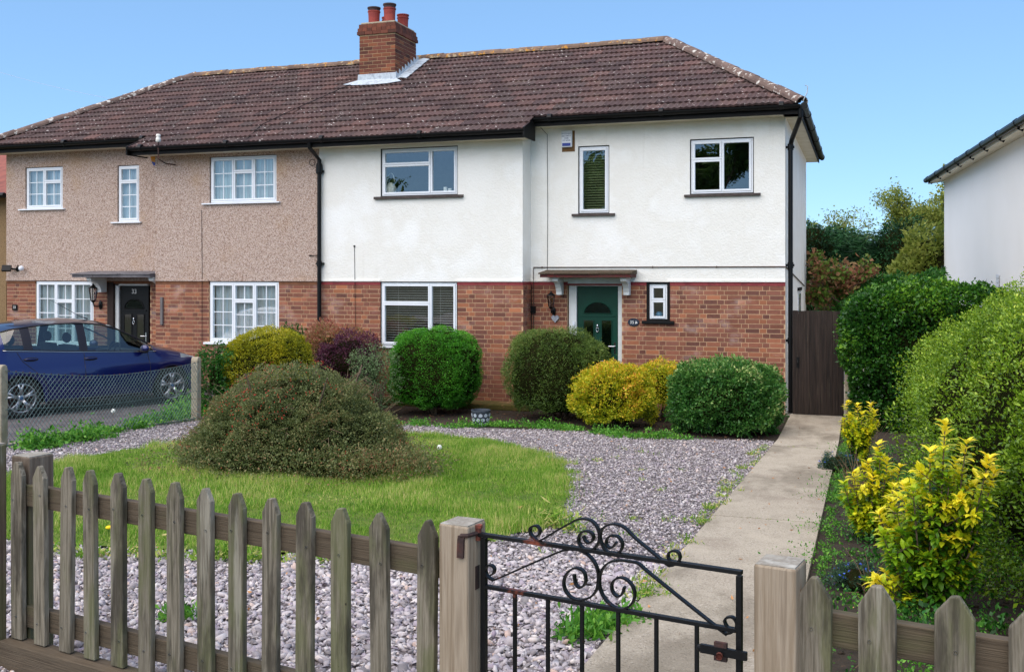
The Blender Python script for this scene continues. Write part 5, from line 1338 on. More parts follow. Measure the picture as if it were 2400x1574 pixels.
def bush(name, label, cat, c, R3, n, L, W, mat, p=2.4, amp=.06, freq=1.6, depth=.16, seed=1, core=.80, stems=6, zlo=-.8, rz=0., out=.7, base=None, gap=.0, top_bias=.25, group=None, tall=1., corem='core', pocket=.07, pfreq=4.5):
    gz = g(c[1]) if base is None else base
    root = empty(name, (c[0], c[1], gz), label, cat, group)
    C3 = np.array([c[0], c[1], c[2]]); rot = np.array([[math.cos(rz), -math.sin(rz), 0], [math.sin(rz), math.cos(rz), 0], [0, 0, 1]])
    P, N = surf_pts(int(n * (5 if max(R3) > 3 else 2.2)), R3, p, seed, zlo); R = np.random.RandomState(seed + 50)
    W_ = P @ rot.T + C3; Nf = N @ rot.T
    tc = unit(np.array([0, 0, HC]) - W_); vis = ((Nf * tc).sum(1) > -.38) | (R.uniform(size=len(P)) < .06)   # the far side stays thin
    if max(R3) > 3: vis &= R.uniform(size=len(P)) < np.clip((6.5 / np.linalg.norm(W_[:, :2], axis=1)) ** 1.3, 0, 1)
    P, N, W_ = P[vis][:n], N[vis][:n], W_[vis][:n]; n = len(P)
    d = nz(W_, freq, seed, 3); e = R.exponential(1., n); dep = np.minimum(e * depth * .5, depth * 2.2)
    if gap: keep = (nz(W_, freq * 1.7, seed + 9, 2) > -gap) | (R.uniform(size=n) < .35)
    else: keep = np.ones(n, bool)
    pk = np.clip((nz(W_ * np.array([1, 1, 1.5]), pfreq, seed + 21, 2) - .28) * 2.2, 0, 1)
    P = P + N * (amp * d - dep - pocket * pk)[:, None]
    sh = R.uniform(size=n) < .014; P = P + N * np.where(sh, R.uniform(.02, .09, n), 0)[:, None]
    Wp = P @ rot.T + C3; Nw = N @ rot.T; Nw = Nw + np.array([0, 0, .25 * tall]); Nw = unit(Nw)
    keep &= Wp[:, 2] > gz + .02
    Wp, Nw, d, dep = Wp[keep], Nw[keep], d[keep], dep[keep]
    V, F = leaf_quads(Wp, Nw, L, W, seed + 3, out)
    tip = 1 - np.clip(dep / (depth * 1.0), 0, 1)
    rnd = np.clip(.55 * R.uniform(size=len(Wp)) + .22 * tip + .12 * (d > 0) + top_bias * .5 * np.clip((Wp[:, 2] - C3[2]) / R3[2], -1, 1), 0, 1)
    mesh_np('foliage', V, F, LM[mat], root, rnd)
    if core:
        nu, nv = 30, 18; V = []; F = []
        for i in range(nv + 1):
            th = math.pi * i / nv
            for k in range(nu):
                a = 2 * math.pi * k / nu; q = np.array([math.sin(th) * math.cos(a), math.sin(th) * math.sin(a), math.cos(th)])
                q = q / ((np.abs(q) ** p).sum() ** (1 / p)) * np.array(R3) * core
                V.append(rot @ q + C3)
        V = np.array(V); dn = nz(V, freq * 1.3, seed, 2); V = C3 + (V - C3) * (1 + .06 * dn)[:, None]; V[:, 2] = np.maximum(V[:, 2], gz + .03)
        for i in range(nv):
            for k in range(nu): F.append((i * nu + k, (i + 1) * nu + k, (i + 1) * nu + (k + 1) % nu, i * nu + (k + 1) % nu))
        mesh_np('inner_core', V, F, MT[corem], root, smooth=True)  # opaque dark core added to stop the view through the leaves
    if stems:
        m = MB(); rs = random.Random(seed)
        for i in range(stems):
            a = rs.uniform(0, 6.28); r0 = rs.uniform(.02, .2); r1 = rs.uniform(.4, .8)
            m.tube([(c[0] + r0 * R3[0] * math.cos(a), c[1] + r0 * R3[1] * math.sin(a), gz - .05), (c[0] + r1 * .6 * R3[0] * math.cos(a + .2), c[1] + r1 * .6 * R3[1] * math.sin(a + .2), gz + .35 * R3[2]), (c[0] + r1 * R3[0] * math.cos(a + .3), c[1] + r1 * R3[1] * math.sin(a + .3), gz + .9 * R3[2])], [.022, .015, .008], 6)
        m.build('stem', MT['bark'], root)
    return root
def at(x, Y, zpx=None):
    X = fX(x, Y); return (X, Y) if zpx is None else (X, Y, fZ(x, zpx, Y))

# dome of cotoneaster on the lawn
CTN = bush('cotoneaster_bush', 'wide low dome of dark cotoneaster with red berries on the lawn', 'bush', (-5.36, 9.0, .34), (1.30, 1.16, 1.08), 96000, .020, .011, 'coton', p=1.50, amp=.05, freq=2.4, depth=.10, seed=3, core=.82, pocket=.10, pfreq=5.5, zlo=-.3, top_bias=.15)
P, N = surf_pts(9000, (1.58, 1.20, .30), 2.0, 31, -.2); Wp = P + np.array([-5.22, 8.75, .40]); k = Wp[:, 2] > gv(Wp[:, 1]); Wp = Wp[k] + .05 * np.random.RandomState(2).normal(size=(k.sum(), 3))
V, F = leaf_quads(Wp, unit(N[k] + np.array([0, 0, .5])), .024, .012, 5); mesh_np('trailing_foliage', V, F, LM['coton'], CTN, np.random.RandomState(4).uniform(.3, 1, len(Wp)))
P, N = surf_pts(9000, (.50, .45, .22), 2.0, 33, -.3); Wp = P + np.array([-4.25, 8.72, .38]); Wp = Wp + .045 * np.random.RandomState(8).normal(size=Wp.shape); k = Wp[:, 2] > gv(Wp[:, 1])
V, F = leaf_quads(Wp[k], unit(N[k] + np.array([0, 0, .4])), .022, .011, 6); mesh_np('trailing_foliage', V, F, LM['coton'], CTN, np.random.RandomState(9).uniform(.35, 1, k.sum()))
P, N = surf_pts(2600, (1.32, 1.18, 1.10), 1.50, 41, -.2); Wp = P + np.array([-5.36, 9.0, .34]); Wp = Wp + N * (.045 * nz(Wp, 2.4, 3, 3) - .0)[:, None]
k = (nz(Wp, 1.1, 77, 2) > .42) & (Wp[:, 2] > gv(Wp[:, 1]) + .05); Wp = Wp[k]; n = len(Wp)
o8 = np.array(OCT) * .0065; V = (Wp[:, None, :] + o8[None]).reshape(-1, 3); F = (np.array(OCF)[None] + (np.arange(n) * 6)[:, None, None]).reshape(-1, 3); mesh_np('berry', V, F, MT['berry'], CTN, kind='stuff')
m = MB(); rs = random.Random(6)
for i in range(70):
    a = rs.uniform(0, 6.28); el = rs.uniform(.1, 1.1); q = Vector((1.2 * math.cos(a) * math.cos(el), 1.08 * math.sin(a) * math.cos(el), .95 * math.sin(el)))
    c0 = Vector((-5.28, 8.95, .42)); m.tube([c0 + q * .9, c0 + q * 1.02 + Vector((rs.uniform(-.05, .05), rs.uniform(-.05, .05), .02)), c0 + q * 1.05 + Vector((rs.uniform(-.12, .12), rs.uniform(-.12, .12), rs.uniform(-.06, .05)))], [.003, .0025, .0015], 4)
m.build('trailing_twig', MT['twig'], CTN)

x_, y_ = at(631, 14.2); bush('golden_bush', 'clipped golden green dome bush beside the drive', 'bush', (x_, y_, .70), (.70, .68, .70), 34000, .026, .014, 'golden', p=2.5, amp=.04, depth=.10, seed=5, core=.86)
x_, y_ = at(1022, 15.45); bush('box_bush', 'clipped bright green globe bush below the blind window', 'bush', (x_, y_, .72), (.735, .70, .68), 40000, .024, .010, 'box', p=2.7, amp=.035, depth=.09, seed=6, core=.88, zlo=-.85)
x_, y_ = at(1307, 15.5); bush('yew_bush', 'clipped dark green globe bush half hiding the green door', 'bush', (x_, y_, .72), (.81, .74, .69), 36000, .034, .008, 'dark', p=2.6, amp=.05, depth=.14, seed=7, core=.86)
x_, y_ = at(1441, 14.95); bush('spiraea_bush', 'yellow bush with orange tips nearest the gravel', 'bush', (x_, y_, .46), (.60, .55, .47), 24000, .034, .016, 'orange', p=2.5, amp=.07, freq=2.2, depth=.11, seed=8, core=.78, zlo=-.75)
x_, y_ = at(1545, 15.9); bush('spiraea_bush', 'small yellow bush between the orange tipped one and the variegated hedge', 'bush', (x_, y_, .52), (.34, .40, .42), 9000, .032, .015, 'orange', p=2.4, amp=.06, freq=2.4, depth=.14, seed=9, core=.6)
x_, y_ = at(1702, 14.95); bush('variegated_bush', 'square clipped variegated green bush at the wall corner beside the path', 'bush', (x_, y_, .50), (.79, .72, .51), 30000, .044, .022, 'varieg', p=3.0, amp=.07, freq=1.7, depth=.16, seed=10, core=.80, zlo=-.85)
x_, y_ = at(800, 15.9); bush('photinia_bush', 'pink and green tipped shrub behind the golden dome', 'bush', (x_, y_, .80), (.75, .45, .62), 8500, .062, .020, 'photinia', p=2.2, amp=.10, freq=1.4, depth=.22, seed=11, core=.65, out=1.2)
x_, y_ = at(822, 15.2); bush('purple_bush', 'dark purple leaved shrub in front of the pink tipped shrub', 'bush', (x_, y_, .82), (.54, .42, .46), 12000, .028, .017, 'purple', p=2.2, amp=.08, freq=1.8, depth=.14, seed=12, core=.72)
x_, y_ = at(872, 14.6); bush('grey_green_shrub', 'thin grey green shrub between the purple one and the green globe', 'bush', (x_, y_, .60), (.42, .42, .62), 4200, .032, .014, 'grey', p=2.0, amp=.12, freq=1.6, depth=.4, seed=13, core=0, stems=14)
x_, y_ = at(515, 13.7); bush('green_shrub', 'loose green shrub beside the far concrete post', 'bush', (x_, y_, .62), (.36, .40, .64), 5200, .038, .024, 'shrub', p=2.0, amp=.10, freq=1.7, depth=.3, seed=14, core=.4, stems=10)
x_, y_ = at(690, 15.9); bush('green_shrub', 'leafy green shoots under the georgian-bar window behind the golden dome', 'bush', (x_, y_, .95), (.38, .30, .52), 1400, .05, .03, 'shrub', p=2.0, amp=.12, freq=1.7, depth=.3, seed=15, core=0, stems=8)
# right side: long hedge, ivy, bed plants
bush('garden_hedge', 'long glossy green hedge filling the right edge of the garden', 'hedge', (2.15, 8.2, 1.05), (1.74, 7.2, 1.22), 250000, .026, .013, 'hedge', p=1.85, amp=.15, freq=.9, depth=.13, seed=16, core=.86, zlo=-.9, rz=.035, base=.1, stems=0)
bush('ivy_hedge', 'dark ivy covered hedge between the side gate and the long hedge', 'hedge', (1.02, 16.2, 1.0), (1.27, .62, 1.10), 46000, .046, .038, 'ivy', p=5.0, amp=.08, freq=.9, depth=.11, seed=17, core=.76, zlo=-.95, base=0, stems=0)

# weeds and low cover, by strips
def weeds(name, pts, n, L, W, mat, h, seed, spread=.12, kind='stuff', parent=None):
    R = np.random.RandomState(seed); pts = np.array(pts); i = R.randint(0, len(pts), n)
    X = pts[i, 0] + R.normal(0, spread, n); Y = pts[i, 1] + R.normal(0, spread, n)
    ext = pts[i, 2] if pts.shape[1] > 2 else np.ones(n)
    P = np.stack([X, Y, gv(Y) + .01 + np.abs(R.normal(0, h, n)) * ext], 1)
    N = unit(np.stack([R.normal(0, .7, n), R.normal(0, .7, n), np.full(n, .7)], 1))
    V, F = leaf_quads(P, N, L, W, seed + 1, 1.0)
    return mesh_np(name, V, F, LM[mat], parent, R.uniform(size=n), kind=kind)
def strip(pts, n, jit=.0, seed=0):
    R = np.random.RandomState(seed); pts = [G(*p) for p in pts]; out = []
    for i in range(n):
        k = R.uniform(0, len(pts) - 1); a = int(k); f = k - a; b = min(a + 1, len(pts) - 1)
        out.append((pts[a][0] * (1 - f) + pts[b][0] * f + R.normal(0, jit), pts[a][1] * (1 - f) + pts[b][1] * f + R.normal(0, jit), R.uniform(.3, 1.3)))
    return out
weeds('weeds', strip([(60, 1055), (150, 1042), (230, 1025), (330, 1000), (420, 985), (500, 975)], 60, .08, 1), 5200, .045, .028, 'weed', .07, 1, .08)
weeds('weeds', strip([(400, 985), (470, 965), (500, 972)], 14, .06, 2), 1500, .06, .045, 'weed', .16, 2, .08)
weeds('weeds', strip([(930, 995), (1050, 1003), (1180, 1000), (1300, 1003), (1420, 1018), (1500, 1028), (1600, 1030)], 70, .10, 3), 5200, .034, .020, 'weed', .045, 3, .07)
weeds('weeds', strip([(1800, 1035), (1770, 1075), (1735, 1120), (1700, 1165), (1650, 1215), (1600, 1290), (1540, 1360), (1500, 1420)], 60, .05, 4), 2200, .030, .008, 'grass', .02, 4, .028)
weeds('weeds', strip([(1330, 1500), (1380, 1480), (1430, 1470), (1450, 1430)], 14, .05, 5), 900, .045, .018, 'weed', .03, 5, .05)
weeds('weeds', strip([(1260, 1240), (1300, 1235), (1340, 1250)], 8, .04, 6), 600, .06, .010, 'grass', .05, 6, .05)
weeds('weeds', strip([(1300, 1240), (1500, 1250), (1430, 1050), (1400, 1100), (1540, 1200), (1250, 1330), (1360, 1040), (1620, 1150)], 26, .25, 7), 420, .028, .010, 'grass', .02, 7, .03)
weeds('weeds', strip([(380, 1450), (420, 1455), (450, 1440)], 6, .03, 8), 200, .035, .02, 'weed', .03, 8, .03)
weeds('weeds', [(x, y, .5) for y in (7.93, 13.39) for x in np.linspace(PXL + .1, PXR - .05, 9) if int(x * 53) % 2], 260, .018, .006, 'grass', .012, 41, .02)
R = np.random.RandomState(42); n = 420; X = np.concatenate([R.uniform(-7.5, -1.1, 360), R.uniform(PXL, PXR, 60)]); Y = np.concatenate([R.uniform(3.3, 14., 360), R.uniform(3, 16.5, 60)])
k = ~in_poly(X, Y, LAWN); X, Y = X[k], Y[k]; V, F = leaf_quads(np.stack([X, Y, gv(Y) + .034], 1), unit(R.normal(size=(len(X), 3)) * np.array([1, 1, .15])), .026, .013, 43, 1.5)
mesh_np('leaf_litter', V, F, MT['dry_leaf'], None, None, kind='stuff')
weeds('weeds', strip([(80, 1300), (300, 1310), (500, 1312), (720, 1318), (960, 1310)], 40, .04, 9), 2000, .04, .012, 'grass', .04, 9, .05)
# creeping cover on the right bed
R = np.random.RandomState(30); pts = np.stack([R.uniform(-.25, 1.6, 150), 2.9 + 11 * R.uniform(0, 1, 150) ** 1.4, R.uniform(.2, 1.2, 150)], 1)
weeds('ground_cover', pts[:95], 26000, .018, .011, 'weed', .05, 31, .13)
weeds('ground_cover', [(R.uniform(-.2, 1.5), 2.8 + 9 * R.uniform() ** 1.2, R.uniform(.4, 1.6)) for _ in range(44)], 6500, .030, .018, 'shrub', .06, 37, .08)
weeds('ground_cover', [(PXR + .05 + abs(R.normal(0, .04)), y, .7) for y in np.linspace(2.9, 16, 60)], 5000, .014, .009, 'weed', .025, 33, .018)
n = 2600; X = R.uniform(-.25, 2.2, n); Y = R.uniform(2.8, 15, n)
stones('soil_clods', X, Y, gv(Y) + .004, np.abs(R.normal(.014, .008, n)) + .004, OCT, OCF, 34)
bpy.data.objects['soil_clods'].data.materials.clear(); bpy.data.objects['soil_clods'].data.materials.append(MT['soil'])
n = 1500; X = R.uniform(-8.8, -1.2, n); Y = R.uniform(14.3, 16.3, n); stones('soil_litter', X, Y, gv(Y) + .006, np.abs(R.normal(.015, .008, n)) + .004, OCT, OCF, 35)
bpy.data.objects['soil_litter'].data.materials.clear(); bpy.data.objects['soil_litter'].data.materials.append(surf('leaf_litter', [S(96, 66, 48), S(64, 46, 36), S(130, 96, 70)], scale=9., rough=1.))

# golden euonymus of the bed: stems carrying whorls of leaves
def leaf_mesh(name, L, W):
    V = []; F = []
    prof = [(0, .10), (.2, .62), (.45, 1.0), (.72, .78), (1, .04)]
    for t, w in prof:
        z = .10 * L * math.sin(t * 2.6) - .12 * L * t * t
        V += [(t * L, -w * W / 2, z + .10 * w * W), (t * L, 0, z), (t * L, w * W / 2, z + .10 * w * W)]
    for i in range(4):
        a, b = 3 * i, 3 * i + 3; F += [(a, b, b + 1, a + 1), (a + 1, b + 1, b + 2, a + 2)]
    return V, F
LV, LF = leaf_mesh('leaf', .058, .027)
def euonymus(label, base, stems, seed, singles=0, scale=1., group='golden euonymus shrubs in the right bed'):
    bx, by = base; bz = g(by); root = empty('euonymus_shrub', (bx, by, bz), label, 'shrub', group); O = org(root)
    rs = random.Random(seed); sm = MB(); leaves = []
    for tx, ty, tz, yel in stems:
        top = Vector((bx + tx, by + ty, bz + tz)); b0 = Vector((bx + tx * .15, by + ty * .15, bz))
        mid = b0.lerp(top, .5) + Vector((tx * .12, ty * .12, 0)); pts = [b0, mid, top]
        sm.tube([b0, mid, top], [.007, .005, .003], 5)
        d = (top - mid).normalized(); Ls = (top - b0).length
        whorls = int(Ls * .85 / .026)
        for wi in range(whorls):
            f = wi * .026 / Ls; q = top.lerp(mid, f * 2) if f < .5 else mid.lerp(b0, (f - .5) * 2)
            nl = 5 if wi else 7
            for k in range(nl):
                az = rs.uniform(0, 6.28); elev = (.62 if wi == 0 else .48 if wi < 3 else .25) + rs.uniform(-.3, .25)
                up = d; s1 = up.cross(Vector((1, 0, .1))).normalized(); s2 = up.cross(s1)
                a = (s1 * math.cos(az) + s2 * math.sin(az)) * math.cos(elev) + up * math.sin(elev)
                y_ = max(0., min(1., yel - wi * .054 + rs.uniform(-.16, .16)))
                leaves.append((q, a, scale * rs.uniform(.7, 1.25), y_))
        for b in range(int(Ls / .09)):
            f = rs.uniform(.1, .75); q = b0.lerp(top, f); a = rs.uniform(0, 6.28); L_ = rs.uniform(.05, .13); e = q + Vector((math.cos(a) * L_, math.sin(a) * L_, L_ * .8)); sm.tube([q, e], [.004, .002], 4)
            for wi in range(4):
                for k in range(5):
                    az = rs.uniform(0, 6.28); dd = (e - q).normalized(); s1 = dd.cross(Vector((0, .3, 1))).normalized(); s2 = dd.cross(s1); elev = .9 - .25 * wi + rs.uniform(-.2, .2)
                    aa = (s1 * math.cos(az) + s2 * math.sin(az)) * math.cos(elev) + dd * math.sin(elev)
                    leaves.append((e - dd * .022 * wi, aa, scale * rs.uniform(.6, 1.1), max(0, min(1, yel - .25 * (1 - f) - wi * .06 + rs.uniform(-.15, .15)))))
    sm.build('stem', MT['bark'], root)
    leaves.sort(key=lambda l: l[0].y - .4 * l[3])
    me5 = []
    if singles:
        for lv in (.08, .3, .5, .68, .85, .97):
            me = bpy.data.meshes.new('leaf'); me.from_pydata(LV, [], LF); me.materials.append(LM['yellow']); at_ = me.attributes.new('rnd', 'FLOAT', 'FACE'); at_.data.foreach_set('value', np.full(len(LF), lv, np.float32)); me5.append(me)
    V = []; F = []; C = []
    for i, (q, a, sc, y_) in enumerate(leaves):
        side_ = a.cross(Vector((0, 0, 1)));
        if side_.length < .05: side_ = Vector((1, 0, 0))
        side_.normalize(); n_ = side_.cross(a).normalized(); M = Matrix((a, side_ * -1, n_)).transposed()
        if i < singles:
            o = link('leaf', me5[min(5, int(y_ * 5.99))], None, root, q - O, M.to_euler()); o.scale = (sc, sc, sc)
        else:
            o_ = len(V); V += [tuple(q + M @ (Vector(v) * sc)) for v in LV]; F += [tuple(j + o_ for j in f) for f in LF]; C += [y_] * len(LF)
    mesh_np('foliage', np.array(V), np.array(F), LM['yellow'], root, np.array(C), kind='stuff')
    print(label, len(leaves)); return root
rs = random.Random(44)
st = []
def px_stem(x, y, by, bx, yel, dy=0.):
    Y = by + dy; X = fX(x, Y); return (X - bx, dy, fZ(x, y, Y) - g(by), yel)
B1 = (fX(2178, 5.72), 5.72)
tips = [(2215, 998, 1.0), (2265, 1040, .98), (2180, 1060, .95), (2318, 1075, .98), (2240, 1085, .95), (2290, 1120, .95), (2160, 1120, .95), (2330, 1110, .9), (2120, 1140, .98), (2155, 1170, .9), (2225, 1150, .85), (2275, 1180, .8),
        (2090, 1175, .95), (2130, 1205, .9), (2060, 1205, .92), (2200, 1215, .7), (2250, 1240, .6), (2100, 1250, .85), (2160, 1270, .6), (2070, 1270, .8), (2210, 1290, .45), (2120, 1310, .6), (2260, 1310, .4), (2170, 1340, .4), (2080, 1345, .95), (2230, 1350, .35), (2050, 1365, .95), (2110, 1370, .6), (2190, 1385, .35), (2280, 1250, .5)]
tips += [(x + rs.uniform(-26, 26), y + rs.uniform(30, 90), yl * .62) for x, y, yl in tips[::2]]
st = [px_stem(x, y, B1[1], B1[0], yl, rs.uniform(-.12, .22)) for x, y, yl in tips]
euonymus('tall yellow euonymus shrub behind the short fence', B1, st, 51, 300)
B2 = (fX(2040, 7.5), 7.5)
tips = [(2058, 1042, 1.), (2035, 1085, .98), (2080, 1080, .95), (2110, 1095, .95), (2000, 1110, .98), (2045, 1120, .95), (1985, 1150, .98), (2020, 1145, .92), (2065, 1150, .9), (2095, 1140, .9), (1998, 1185, .9), (2040, 1190, .8), (2075, 1195, .75), (2010, 1215, .9), (2050, 1225, .5)]
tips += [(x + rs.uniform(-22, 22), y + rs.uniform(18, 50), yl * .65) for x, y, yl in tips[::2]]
st = [px_stem(x, y, B2[1], B2[0], yl, rs.uniform(-.1, .2)) for x, y, yl in tips]
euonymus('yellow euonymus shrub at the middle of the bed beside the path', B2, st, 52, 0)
B3 = (fX(2010, 11.6), 11.6)
tips = [(1985, 945, 1.), (2010, 950, 1.), (2040, 948, 1.), (1990, 975, .9), (2020, 972, .9), (2050, 965, .95), (1978, 985, .9), (2035, 985, .8), (2005, 995, .7)]
st = [px_stem(x, y, B3[1], B3[0], yl, rs.uniform(-.1, .2)) for x, y, yl in tips]
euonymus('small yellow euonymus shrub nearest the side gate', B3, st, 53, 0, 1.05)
for i, (x, y, w, hgt, lab) in enumerate(((1965, 1105, .22, .15, 'low dark mound with blue flowers beside the path kink'), (2010, 1385, .16, .10, 'low green mound with blue flowers behind the right gate post'))):
    X, Y = G(x, y); b = bush('lithodora_mound', lab, 'plant', (X, Y + .05, g(Y) + hgt * .3), (w, w, hgt), 3800, .018, .006, 'bluemound', p=2., amp=.03, freq=4., depth=.06, seed=60 + i, core=.7, stems=0, zlo=-.1)
    R = np.random.RandomState(70 + i); P, N = surf_pts(60, (w, w, hgt), 2., 71, .1); V, F = leaf_quads(P + np.array([X, Y + .05, g(Y) + hgt * .32]), N, .012, .012, 72); mesh_np('flower', V, F, LM['blueflower'], b, R.uniform(size=60), kind='stuff')
m = MB(); rs = random.Random(80)
for cx, cy, hh, n in ((fX(2005, 9.6), 9.6, .42, 50), (fX(2060, 5.9), 5.9, .26, 26), (fX(2035, 12.3), 12.3, .5, 26)):
    for i in range(n):
        a = rs.uniform(0, 6.28); l = rs.uniform(.3, 1) * hh; p0 = Vector((cx + rs.uniform(-.08, .08), cy + rs.uniform(-.08, .08), g(cy))); e = p0 + Vector((math.cos(a) * l * .6, math.sin(a) * l * .6, l)); m.tube([p0, p0.lerp(e, .5) + Vector((0, 0, .03)), e], [.003, .0025, .0012], 4)
for i in range(60):
    x, y = rs.uniform(-.2, 1.8), rs.uniform(3, 14); a = rs.uniform(0, 3.14); l = rs.uniform(.06, .25); m.tube([(x, y, g(y) + .015), (x + l * math.cos(a), y + l * math.sin(a), g(y) + .02)], .0025, 4)
tag(m.build('dead_stems', MT['twig']), 'dry brown dead stems standing and lying in the right bed', kind='stuff')

# trees behind
def tree(name, label, base, H, spread, n, L, W, mat, seed, levels=4, bare=.0, trunk=.12, group='trees behind the houses', z0=0.):
    rs = random.Random(seed); root = empty(name, (base[0], base[1], z0), label, 'tree', group); m = MB(); tips = []
    def grow(p, d, l, r, lv):
        q = p + d * l; mid = p + d * l * .5 + Vector((rs.uniform(-1, 1), rs.uniform(-1, 1), 0)) * l * .06
        m.tube([p, mid, q], [r, r * .85, r * .65], 6 if lv < 2 else 4, caps=False)
        if lv >= levels: tips.append((p, q)); return
        if lv >= 2: tips.append((mid, q))
        for k in range(rs.choice((2, 3, 3)) if lv else 5):
            ax = Vector((rs.gauss(0, 1), rs.gauss(0, 1), rs.gauss(0, .35))).normalized()
            nd = (d * rs.uniform(.55, 1.) + ax * spread * rs.uniform(.5, 1.) + Vector((0, 0, .12))).normalized()
            grow(p.lerp(q, rs.uniform(.55, 1.)) if lv else p.lerp(q, rs.uniform(.45, 1.)), nd, l * rs.uniform(.58, .80), r * .55, lv + 1)
    grow(Vector((base[0], base[1], z0 - .1)), Vector((rs.uniform(-.05, .05), rs.uniform(-.05, .05), 1)).normalized(), H * .36, trunk, 0)
    m.build('trunk', MT['bark'], root)
    R = np.random.RandomState(seed); k = R.randint(0, len(tips), n); f = R.uniform(0, 1.1, (n, 1)); A = np.array([list(t[0]) for t in tips])[k]; B = np.array([list(t[1]) for t in tips])[k]
    P = A + (B - A) * f + R.normal(0, .055 * H * .35, (n, 3)); N = unit(R.normal(size=(n, 3)) + np.array([0, 0, .3]))
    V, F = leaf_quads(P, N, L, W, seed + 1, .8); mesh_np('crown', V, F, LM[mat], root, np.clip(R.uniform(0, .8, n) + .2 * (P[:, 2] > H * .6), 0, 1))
    return root
def conifer(label, c, R3, n, seed):
    root = empty('conifer_tree', (c[0], c[1], 0), label, 'tree', 'conifers behind the side gate')
    R = np.random.RandomState(seed); P, N = surf_pts(n, R3, 2.2, seed, -.95); P += np.array([c[0], c[1], R3[2] * .98])
    d = nz(P * np.array([1, 1, 1.6]), .55, seed, 3); P = P + N * (d * .38 - np.minimum(R.exponential(.18, n), .7))[:, None]
    N2 = unit(N * np.array([1, 1, .3]) + np.array([0, 0, -.1])); V, F = leaf_quads(P, N2, .17, .035, seed, 1.6)
    mesh_np('crown', V, F, LM['conifer'], root, np.clip(.5 * R.uniform(size=n) + .35 * (d > 0), 0, 1))
    m = MB(); m.tube([(c[0], c[1], -.1), (c[0], c[1], R3[2] * 1.7)], [.16, .04], 8); m.ball((c[0], c[1], R3[2]), (R3[0] * .72, R3[1] * .72, R3[2] * .86), 16, 12); m.build('trunk', MT['core'], root, smooth=True)  # the ball is an added opaque core filling the crown
    return root
for i, (x, Y, top, rx, lab) in enumerate(((1905, 34, 512, 1.3, 'dark conifer close behind the side wall of the white house'), (1990, 36, 530, 1.25, 'dark conifer between the other two conifers'), (2110, 35, 514, 1.5, 'dark conifer nearest the white house on the right'))):
    zt_ = fZ(x, top, Y); conifer(lab, (fX(x, Y), Y), (rx, 1.2, zt_ / 2), 16000, 90 + i)
tree('copper_maple', 'small copper and green maple above the ivy hedge', (fX(2010, 24), 24), 3.3, .75, 9000, .10, .075, 'maple', 101, 4, group=None, trunk=.10)
x_, y_ = at(2105, 23.5); bush('evergreen_shrub', 'mid green shrub behind the ivy hedge at the foot of the maple', 'shrub', (x_, y_, 1.2), (1.25, 1.0, 1.25), 9000, .09, .05, 'shrub', p=2., amp=.25, freq=.6, depth=.3, seed=102, core=.75, stems=0, base=0)
tree('spring_tree', 'thin yellow green tree beside the white house on the right', (fX(2195, 46), 46), 7.6, .55, 12000, .12, .08, 'spring', 103, 5)
tree('spring_tree', 'bare tipped yellow green tree further from the white house', (fX(2150, 52), 52), 7.4, .6, 6500, .10, .07, 'spring', 104, 5)
tree('spring_tree', 'thin yellow tree peeping over the conifers beside the downpipe', (fX(1915, 44), 44), 6.1, .65, 5500, .10, .07, 'spring', 105, 5)
x_, y_ = at(2190, 31); bush('brown_hedge', 'dull brown green hedge at the foot of the white house on the right', 'hedge', (x_, y_, 1.6), (1.1, 1.3, 1.9), 12000, .12, .07, 'spring', p=2.2, amp=.2, freq=.6, depth=.3, seed=106, core=.85, stems=0, base=0)
# ------------------------------------------------------------------ neighbours
NB = empty('neighbour_house', (2.2, 26.0, 0), 'plain white rendered house with dark gutter at the right edge', 'house')
dr_ = Vector((-.0805, 1.029, 0)).normalized(); nr_ = Vector((dr_.y, -dr_.x, 0))      # along its side wall, and away to the right
C0 = Vector((fX(2213, 30.0), 30.0, 0)); HN = 4.82
def nb(a, b, z): p = C0 - dr_ * a + nr_ * b; return (p.x, p.y, z)
m = MB(); m.add([nb(0, 0, 0), nb(13, 0, 0), nb(13, 8, 0), nb(0, 8, 0), nb(0, 0, HN), nb(13, 0, HN), nb(13, 8, HN), nb(0, 8, HN)], [(0, 1, 5, 4), (1, 2, 6, 5), (2, 3, 7, 6), (3, 0, 4, 7)]); m.build('wall', MT['neigh_white'], NB)
m = MB(); zr = 6.9; ov = .36
m.add([nb(-ov, -ov, HN + .1), nb(13 + ov, -ov, HN + .1), nb(13 - 3, 4, zr), nb(3, 4, zr), nb(-ov, 8 + ov, HN + .1), nb(13 + ov, 8 + ov, HN + .1)], [(0, 1, 2, 3), (4, 0, 3), (1, 5, 2), (5, 4, 3, 2)])
rf = m.build('roof', MT['roof_under'], NB)
mm = MB(); col = []; rs = random.Random(2); nrow = 15
for k in range(nrow):
    f0, f1 = k / nrow, (k + 1.12) / nrow; n = 46
    for i in range(n):
        a0 = -ov + (13 + 2 * ov) * i / n; a1 = -ov + (13 + 2 * ov) * (i + .93) / n
        lo, hi = -ov + (3 + ov) * f0, 13 + ov - (3 + ov) * f0
        if a1 < lo or a0 > hi: continue
        a0, a1 = max(a0, lo), min(a1, hi)
        for q0, q1, e in ((0, .5, .02), (.5, 1, .035)):
            s0, s1 = a0 + (a1 - a0) * q0, a0 + (a1 - a0) * q1
            b0, b1 = -ov + (4 + ov) * f0, -ov + (4 + ov) * min(1, f1); z0, z1 = HN + .1 + (zr - HN - .1) * f0, HN + .1 + (zr - HN - .1) * min(1, f1)
            mm.add([nb(s0, b0, z0 + e + .02), nb(s1, b0, z0 + e + .02), nb(s1, b1, z1 + e - .015), nb(s0, b1, z1 + e - .015), nb(s0, b0, z0), nb(s1, b0, z0)], [(0, 1, 2, 3), (4, 5, 1, 0)]); col += [rs.random()] * 2
